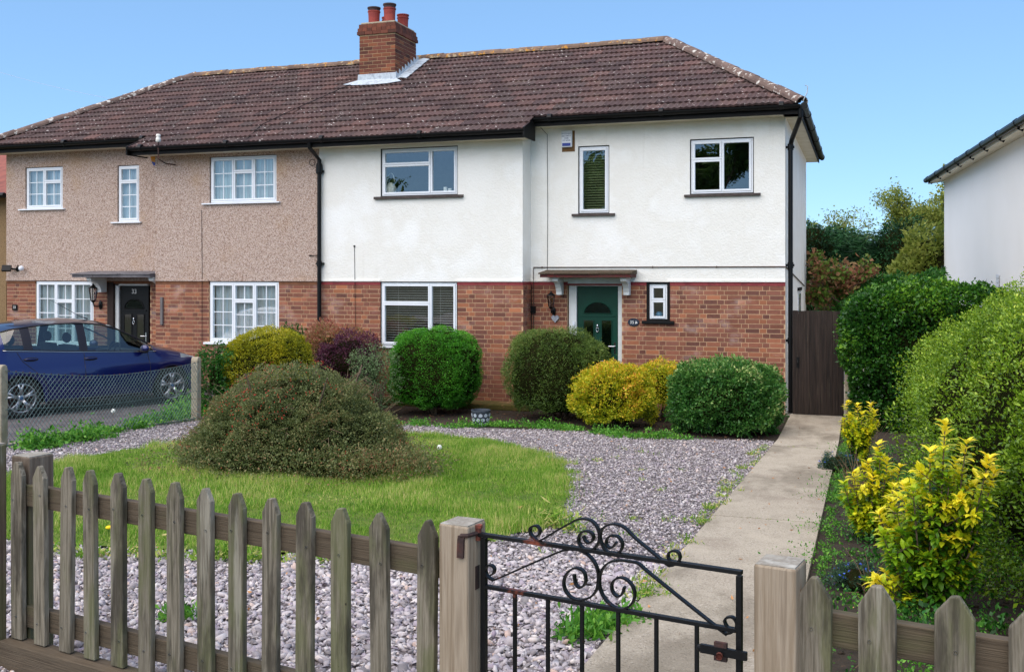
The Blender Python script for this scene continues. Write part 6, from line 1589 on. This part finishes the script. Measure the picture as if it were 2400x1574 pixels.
mm.build('tile', MT['neigh_tile'], rf, kind='stuff', rnd=col)
m = MB(); m.tube([nb(-ov - .05, -ov - .05, HN + .05), nb(13.4, -ov - .05, HN + .05)], .07, 10)
for i in range(9): m.tube([nb(i * 1.5, -ov - .05, HN + .05), nb(i * 1.5 + .12, -ov - .05, HN + .05)], .08, 10); m.tube([nb(i * 1.5, -ov - .03, HN - .02), nb(i * 1.5, -ov + .06, HN - .07)], .03, 6)
m.build('gutter', MT['black_gloss'], NB)
m = MB(); m.add([nb(-ov, -ov, HN + .06), nb(13 + ov, -ov, HN + .06), nb(13 + ov, 0, HN + .0), nb(-ov, 0, HN + .0), nb(-ov, -ov, HN - .06), nb(13 + ov, -ov, HN - .06)], [(3, 2, 5, 4), (4, 5, 1, 0)]); m.build('soffit', MT['soffit'], NB)
m = MB(); x0 = 0
for i in range(26): m.add([nb(i * .5, -.10, HN - .045), nb(i * .5 + .42, -.10, HN - .045), nb(i * .5 + .42, -.085, HN - .045 + .012), nb(i * .5, -.085, HN - .045 + .012)], [(0, 1, 2, 3)])
m.build('soffit_vent', MT['black_paint'], NB)
def on_wall(x):      # distance along the neighbour's side wall seen at photo column x
    u = (x - 1200) / 2400.0; best = min((abs(((C0 - dr_ * a).x * CS + (C0 - dr_ * a).y * SN) / (-(C0 - dr_ * a).x * SN + (C0 - dr_ * a).y * CS) - u), a) for a in np.arange(0, 13, .02)); return best[1]
a_ = on_wall(2340); m = MB()
for i in range(3): m.add([nb(a_ - .14, -.02, 2.02 + i * .09), nb(a_ + .14, -.02, 2.02 + i * .09), nb(a_ + .14, -.02, 2.10 + i * .09), nb(a_ - .14, -.02, 2.10 + i * .09), nb(a_ - .14, -.001, 2.0 + i * .09), nb(a_ + .14, -.001, 2.0 + i * .09)], [(0, 1, 2, 3), (4, 5, 1, 0)])
m.build('wall_vent', MT['plastic_white'], NB)
LH = empty('neighbour_house', (-21.5, 20, 0), 'brown roughcast house with red tiles at the left edge', 'house')
m = MB(); m.box(-26, -18.5, 18.4, 25, 0, 4.05); m.build('wall', MT['brown_dash'], LH)
m = MB(); m.add([(-26.3, 18.05, 4.05), (-18.2, 18.05, 4.05), (-18.2, 25.3, 4.05), (-26.3, 25.3, 4.05), (-24, 21.7, 6.0), (-20.6, 21.7, 6.0)], [(0, 1, 5, 4), (1, 2, 5), (2, 3, 4, 5), (3, 0, 4)]); m.build('roof', MT['neigh_red'], LH)
m = MB(); m.tube([(-26.3, 18.0, 4.05), (-18.15, 18.0, 4.05)], .06, 8); m.build('gutter', MT['black_gloss'], LH)
ig = empty('iron_side_gate', (-18.2, 17.6, 0), 'small arched iron gate beyond the house at the left edge', 'gate')
m = MB(); x0, x1 = -19.1, -17.95; n = 12; arc = [(x0 + (x1 - x0) * (1 + math.cos(math.pi - math.pi * i / n)) / 2, 17.6, 1.35 + .36 * math.sin(math.pi * i / n)) for i in range(n + 1)]
m.tube(arc, .016, 6); m.tube([(x0, 17.6, .1), (x0, 17.6, 1.35)], .016, 6); m.tube([(x1, 17.6, .1), (x1, 17.6, 1.35)], .016, 6); m.tube([(x0, 17.6, 1.3), (x1, 17.6, 1.3)], .012, 6)
m.build('frame', MT['iron'], ig)
for i in range(1, 8): m = MB(); x = x0 + (x1 - x0) * i / 8; m.tube([(x, 17.6, .12), (x, 17.6, 1.3)], .008, 5); m.build('bar', MT['iron'], ig)

# ------------------------------------------------------------------ small things on the fronts
def wall_lamp(label, x, Y, z, sc=1., drop=False):
    r = empty('wall_lantern', (x, Y, z), label, 'lantern', 'porch lanterns'); yc = Y - .17 * sc
    m = MB(); m.lathe([(0, .185 * sc), (.012 * sc, .18 * sc), (.02 * sc, .155 * sc), (.075 * sc, .115 * sc), (.082 * sc, .10 * sc), (.07 * sc, .10 * sc), (.0, .105 * sc)], (x, yc, z), 6); m.lathe([(0, -.13 * sc), (.02 * sc, -.125 * sc), (.04 * sc, -.10 * sc), (.045 * sc, -.09 * sc), (0, -.088 * sc)], (x, yc, z), 6)
    for k in range(6):
        a = math.pi / 3 * k; m.tube([(x + .068 * sc * math.cos(a), yc + .068 * sc * math.sin(a), z + .10 * sc), (x + .042 * sc * math.cos(a), yc + .042 * sc * math.sin(a), z - .09 * sc)], .005 * sc, 5)
    m.build('frame', MT['black_gloss'], r)
    m = MB(); m.lathe([(.064 * sc, .10 * sc), (.04 * sc, -.09 * sc)], (x, yc, z), 6); m.build('glass', MT['lamp_glass'], r)
    m = MB(); b = z - .17 * sc
    m.tube([(x, yc, z - .12 * sc), (x, yc + .02, b - .02), (x, Y - .05, b - .03), (x, Y - .005, b + .02)], .011 * sc, 6); m.ball((x, Y - .008, b), (.038 * sc, .014, .075 * sc), 10, 8); m.build('bracket', MT['black_gloss'], r, smooth=True)
wall_lamp('black lantern with pale heart below it by the green door', fX(1298, YR), YR, fZ(1298, 706, YR))
wall_lamp('larger black lantern by the black door with cable hanging below', fX(236, YR), YR, fZ(236, 690, YR), 1.25)
r = empty('heart_ornament', (fX(1302, YR), YR - .02, fZ(1302, 746, YR)), 'pale stone heart hanging on bricks under the lantern', 'ornament'); O = Vector(r.location)
hp_ = [(16 * math.sin(t) ** 3, 13 * math.cos(t) - 5 * math.cos(2 * t) - 2 * math.cos(3 * t) - math.cos(4 * t)) for t in [i * math.pi / 14 for i in range(28)]]
m = MB(); m.prism([O + Vector((a * .0042, -.012, b * .0046)) for a, b in hp_], (0, 0, 0), (0, .02, 0)); m.build('heart', MT['heart'], r, bevel=.005)
r = empty('house_sign', (fX(1485, YR), YR, fZ(1485, 755, YR)), 'dark oval house number sign reading 35 right of the green door', 'sign'); O = Vector(r.location)
m = MB(); m.lathe([(0, .014), (.088, .014), (.098, .006), (.1, 0)], O, 28, Matrix.Scale(.68, 3, (0, 0, 1)) @ Matrix.Rotation(math.pi / 2, 3, 'X')); m.build('plate', MT['slate_sign'], r, smooth=False)
text_obj('number', '35', .075, MT['number'], r, O + Vector((-.025, -.016, 0)), (math.pi / 2, 0, 0))
m = MB(); q = O + Vector((.045, -.0165, -.004)); m.prism([q + Vector((a, 0, b)) for a, b in ((-.016, -.02), (.022, -.012), (.024, .002), (.008, .012), (.002, .03), (-.008, .028), (-.006, .010), (-.018, -.004))], (0, 0, 0), (0, .002, 0)); m.build('motif', MT['number'], r)
r = empty('alarm_box', (fX(1331, YR), YR, fZ(1331, 326, YR)), 'white and blue alarm box under the eaves above the tall window', 'alarm box'); O = Vector(r.location)
m = MB(); m.box(O.x - .105, O.x + .125, YR - .004, YR + .002, O.z - .22, O.z + .14); m.build('bare_patch', MT['raw_render'], r)
m = MB(); m.box(O.x - .105, O.x + .085, YR - .06, YR - .0045, O.z - .145, O.z + .145); m.build('casing', MT['plastic_white'], r, bevel=.015)
m = MB(); m.box(O.x - .085, O.x + .065, YR - .064, YR - .058, O.z - .128, O.z - .075); m.build('lens', MT['plastic_blue'], r, bevel=.004)
tx = surf('sign_blue_print', [S(40, 60, 110)], rough=.5)
for i, w in enumerate(('WICKHAM', 'SECURITY', '0208', '777 8299')): text_obj('lettering', w, .036, tx, r, (O.x - .01, YR - .0605, O.z + .085 - i * .04), (math.pi / 2, 0, 0), .0004)
z_ = fZ(352, 373, YM + .1); r = empty('alarm_box', (XIL - .02, YM + .12, z_), 'yellow and blue alarm box under the stepped eaves of the pebbledashed house', 'alarm box'); O = Vector(r.location)
m = MB(); prof = [(0, .13), (-.10, .10), (-.12, .02), (-.06, -.12), (0, -.15)]; m.prism([(XIL - .01 + a, O.y - .1, O.z + b) for a, b in prof], (0, 0, 0), (0, .2, 0)); m.build('casing', MT['plastic_orange'], r, bevel=.006)
m = MB(); m.prism([(XIL - .01 + a * 1.02, O.y - .101, O.z + b) for a, b in ((0, .131), (-.095, .103), (-.108, .06), (0, .06))], (0, 0, 0), (0, .202, 0)); m.prism([(XIL - .01 + a * 1.02, O.y - .101, O.z + b) for a, b in ((0, -.08), (-.088, -.06), (-.056, -.123), (0, -.151))], (0, 0, 0), (0, .202, 0)); m.build('lens', MT['plastic_blue'], r)
r = empty('floodlight', (fX(40, YR), YR, fZ(40, 631, YR)), 'small dark floodlight and white sensor ball at the corner of the pebbledashed house', 'light'); O = Vector(r.location)
m = MB(); RM = Matrix.Rotation(.5, 3, 'Z') @ Matrix.Rotation(-.5, 3, 'X')
vs = [Vector((a, b, c)) for a in (-.09, .09) for b in (-.03, .03) for c in (-.065, .065)]
m.add([O + Vector((-.12, -.16, .02)) + RM @ v for v in vs], [(0, 1, 3, 2), (4, 6, 7, 5), (0, 4, 5, 1), (2, 3, 7, 6), (0, 2, 6, 4), (1, 5, 7, 3)]); m.tube([O + Vector((-.1, -.12, .02)), O + Vector((0, -.02, .0))], .02, 6); m.ball(O + Vector((.02, -.01, 0)), (.05, .02, .05)); m.tube([O + Vector((.02, -.04, .02)), O + Vector((.08, -.06, .08)), O + Vector((.15, -.08, .04))], .012, 6)
m.build('lamp_head', MT['black_gloss'], r)
m = MB(); m.ball(O + Vector((.20, -.09, .02)), .055, 14, 10); m.build('sensor', MT['plastic_white'], r, smooth=True)
r = empty('number_plaque', (fX(35, YR), YR, fZ(35, 720, YR)), 'small black plaque with number 33 on the brick corner', 'sign'); O = Vector(r.location)
m = MB(); m.box(O.x - .065, O.x + .065, YR - .015, YR + .005, O.z - .06, O.z + .06); m.build('plate', MT['black_gloss'], r, bevel=.006); text_obj('number', '33', .075, MT['number'], r, O + Vector((0, -.016, 0)), (math.pi / 2, 0, 0), .001)
x, zt_, zb_ = fX(380, YM), fZ(380, 696, YM), fZ(380, 761, YM); m = MB(); m.box(x - .028, x + .028, YM - .03, YM + .01, zb_, zt_)
tag(m.build('grey_batten', MT['grey_wood'], bevel=.005), 'short grey timber batten fixed upright on the brick beside the black door', 'batten')
x = fX(371, YEM - .1); r = empty('insulator', (x, YEM - .1, 4.70), 'white china insulator on an iron bracket above the gutter', 'insulator'); m = MB(); m.lathe([(0, .16), (.035, .155), (.045, .12), (.03, .10), (.045, .08), (.05, .02), (.02, .0)], (x, YEM - .1, 4.76), 12); m.build('china', MT['candle'], r, smooth=True)
m = MB(); m.tube([(x, YEM - .1, 4.78), (x, YEM - .1, 4.45), (x + .04, YEM + .05, 4.38), (x + .04, YM - .02, 4.38)], .012, 6); m.build('bracket', MT['rust_dark'], r)
m = MB(); a, b = Vector((fX(300, 22), 22, fZ(300, 240, 22))), Vector((fX(-160, 22), 22, fZ(-160, 118, 22))); m.tube([a.lerp(b, t) + Vector((0, 0, -.12 * math.sin(math.pi * t))) for t in [i / 14 for i in range(15)]], .0035, 5)
tag(m.build('telephone_wire', MT['lead']), 'thin telephone wire crossing the sky at the upper left', 'wire')
# window ornaments
x, z0_ = fX(915, YM + .2), W35['up'][2] + .06
r = empty('glass_lantern', (x, YM + .22, z0_), 'pale lantern ornament inside the upper window over the blind window', 'ornament'); m = MB(); m.lathe([(.09, 0), (.10, .02), (.10, .12), (.05, .19), (.02, .21)], (x, YM + .22, z0_), 10); m.tube([(x + .07 * math.cos(t), YM + .22, z0_ + .22 + .16 * math.sin(t)) for t in [i * math.pi / 10 for i in range(11)]], .006, 5); m.build('lantern_body', MT['candle'], r)
for dx, h, lab in ((1044, .085, 'taller white candle inside the upper window'), (1055, .06, 'shorter white candle right of the taller one')):
    x = fX(dx, YM + .2); m = MB(); m.lathe([(.03, 0), (.034, .002), (.034, h), (.0, h)], (x, YM + .2, W35['up'][2] + .07), 12); tag(m.build('candle', MT['candle']), lab, 'candle', 'candles in the upper window')
m = MB(); m.ball((fX(1545, YR + .2), YR + .2, fZ(1545, 737, YR + .2)), (.07, .07, .055), 16, 10); tag(m.build('blue_ball', MT['blue_glass'], smooth=True), 'blue glass ball behind the pane of the smallest window', 'ornament')
# pot by the box bush
X, Y = G(1127, 999); r = empty('flower_pot', (X, Y, g(Y)), 'grey pot with pale pebble pattern between the two globe bushes', 'pot')
m = MB(); m.lathe([(0, 0), (.10, 0), (.105, .01), (.138, .22), (.145, .225), (.145, .25), (.132, .25), (.125, .2), (0, .19)], (X, Y, g(Y)), 28); m.build('pot_body', MT['pot_grey'], r)
m = MB(); rs = random.Random(5)
for row in range(3):
    zc = .045 + .066 * row; rad = .105 + .033 * (zc / .22) + .003
    for k in range(10):
        a = 2 * math.pi * (k + .5 * (row % 2)) / 10; cen = Vector((X + rad * math.cos(a), Y + rad * math.sin(a), g(Y) + zc)); tv = Vector((-math.sin(a), math.cos(a), 0)); uv = Vector((.15 * math.cos(a), .15 * math.sin(a), 1)).normalized(); nv = tv.cross(uv)
        pl_ = [cen + tv * (.032 * math.cos(b) * rs.uniform(.85, 1.1)) + uv * (.029 * math.sin(b) * rs.uniform(.85, 1.1)) for b in [i * math.pi / 3.5 for i in range(7)]]
        m.prism(pl_, (0, 0, 0), nv * .004)
m.build('pebble_pattern', MT['pot_light'], r, kind='stuff')
# dandelions, dry leaves, bag
def dandelion(x, y, h, label, clock=False):
    X, Y = G(x, y); z = g(Y); r = empty('dandelion', (X, Y, z), label, 'flower', 'dandelions in the grass'); m = MB(); m.tube([(X, Y, z), (X + .01, Y, z + h)], .003, 5); m.build('stalk', LM['weed'] if not clock else MT['twig'], r)
    m = MB()
    if clock: m.ball((X + .01, Y, z + h + .02), .030, 10, 8)
    else: m.ball((X + .01, Y, z + h + .006), (.024, .024, .012), 12, 6)
    m.build('flower_head', MT['clock'] if clock else MT['dandelion'], r)
dandelion(253, 1262, .07, 'yellow dandelion seen between the left pales'); dandelion(1003, 1094, .05, 'yellow dandelion right of the cotoneaster dome')
dandelion(264, 1000, .20, 'white dandelion clock standing by the chain link fence', True); dandelion(1028, 1064, .06, 'white dandelion clock in the lawn behind the dome', True)
for i, (x, y, lab) in enumerate(((1218, 1203, 'dry tan leaf on the lawn edge'), (1500, 1378, 'dry brown leaf on the gravel beside the path'), (1730, 1255, 'small dark leaf lying on the path'), (1995, 1440, 'dry pale leaf behind the short fence'))):
    X, Y = G(x, y); z = g(Y) + (.055 if i in (0, 2) else .03); m = MB(); rs = random.Random(i); a = rs.uniform(0, 6); L_ = (.07, .06, .03, .04)[i]
    V = [(X + L_ * t * math.cos(a) - w * L_ * math.sin(a), Y + L_ * t * math.sin(a) + w * L_ * math.cos(a), z + .25 * L_ * abs(w) + .1 * L_ * math.sin(3 * t)) for t, w in ((0, 0), (.3, .3), (.6, .28), (1, 0), (.6, -.28), (.3, -.3), (.45, 0))]
    m.add(V, [(0, 6, 1), (1, 6, 2), (2, 6, 3), (3, 6, 4), (4, 6, 5), (5, 6, 0)]); tag(m.build('dry_leaf', MT['dry_leaf']), lab, 'leaf', 'dry leaves')
X, Y = fX(2310, 3.6), 3.6; P, N = surf_pts(10, (1, 1, 1), 2, 1); nu, nv = 16, 9; V = []; F = []
for i in range(nv + 1):
    for k in range(nu): th = math.pi * i / nv; a = 2 * math.pi * k / nu; V.append((X + .10 * math.sin(th) * math.cos(a), Y + .08 * math.sin(th) * math.sin(a), g(Y) + .045 + .045 * math.cos(th)))
for i in range(nv):
    for k in range(nu): F.append((i * nu + k, (i + 1) * nu + k, (i + 1) * nu + (k + 1) % nu, i * nu + (k + 1) % nu))
V = np.array(V); V = V + .02 * np.stack([nz(V, 6, s, 2) for s in (1, 2, 3)], 1); tag(mesh_np('plastic_bag', V, F, MT['bag']), 'crumpled clear plastic bag lying in the bed behind the short fence', 'bag')
# street trees across the road: they show in the upper windows
tree('street_tree', 'tall green street tree mirrored in the upper right window', (-6.5, -11), 10.5, .7, 26000, .17, .11, 'street', 111, 4, group='street trees mirrored in the windows', z0=.6, trunk=.2)
tree('street_tree', 'green street tree mirrored at the left of the upper middle window', (-25, -12), 8.5, .7, 16000, .17, .11, 'street', 112, 4, group='street trees mirrored in the windows', z0=.6, trunk=.2)
tree('street_tree', 'green street tree mirrored in the tall blind window', (-12.4, -12.5), 10.2, .7, 24000, .17, .11, 'street', 113, 4, group='street trees mirrored in the windows', z0=.6, trunk=.2)
tree('street_tree', 'green street tree mirrored low in the upper right window', (-2.6, -13), 9.5, .75, 22000, .17, .11, 'street', 114, 4, group='street trees mirrored in the windows', z0=.6, trunk=.2)
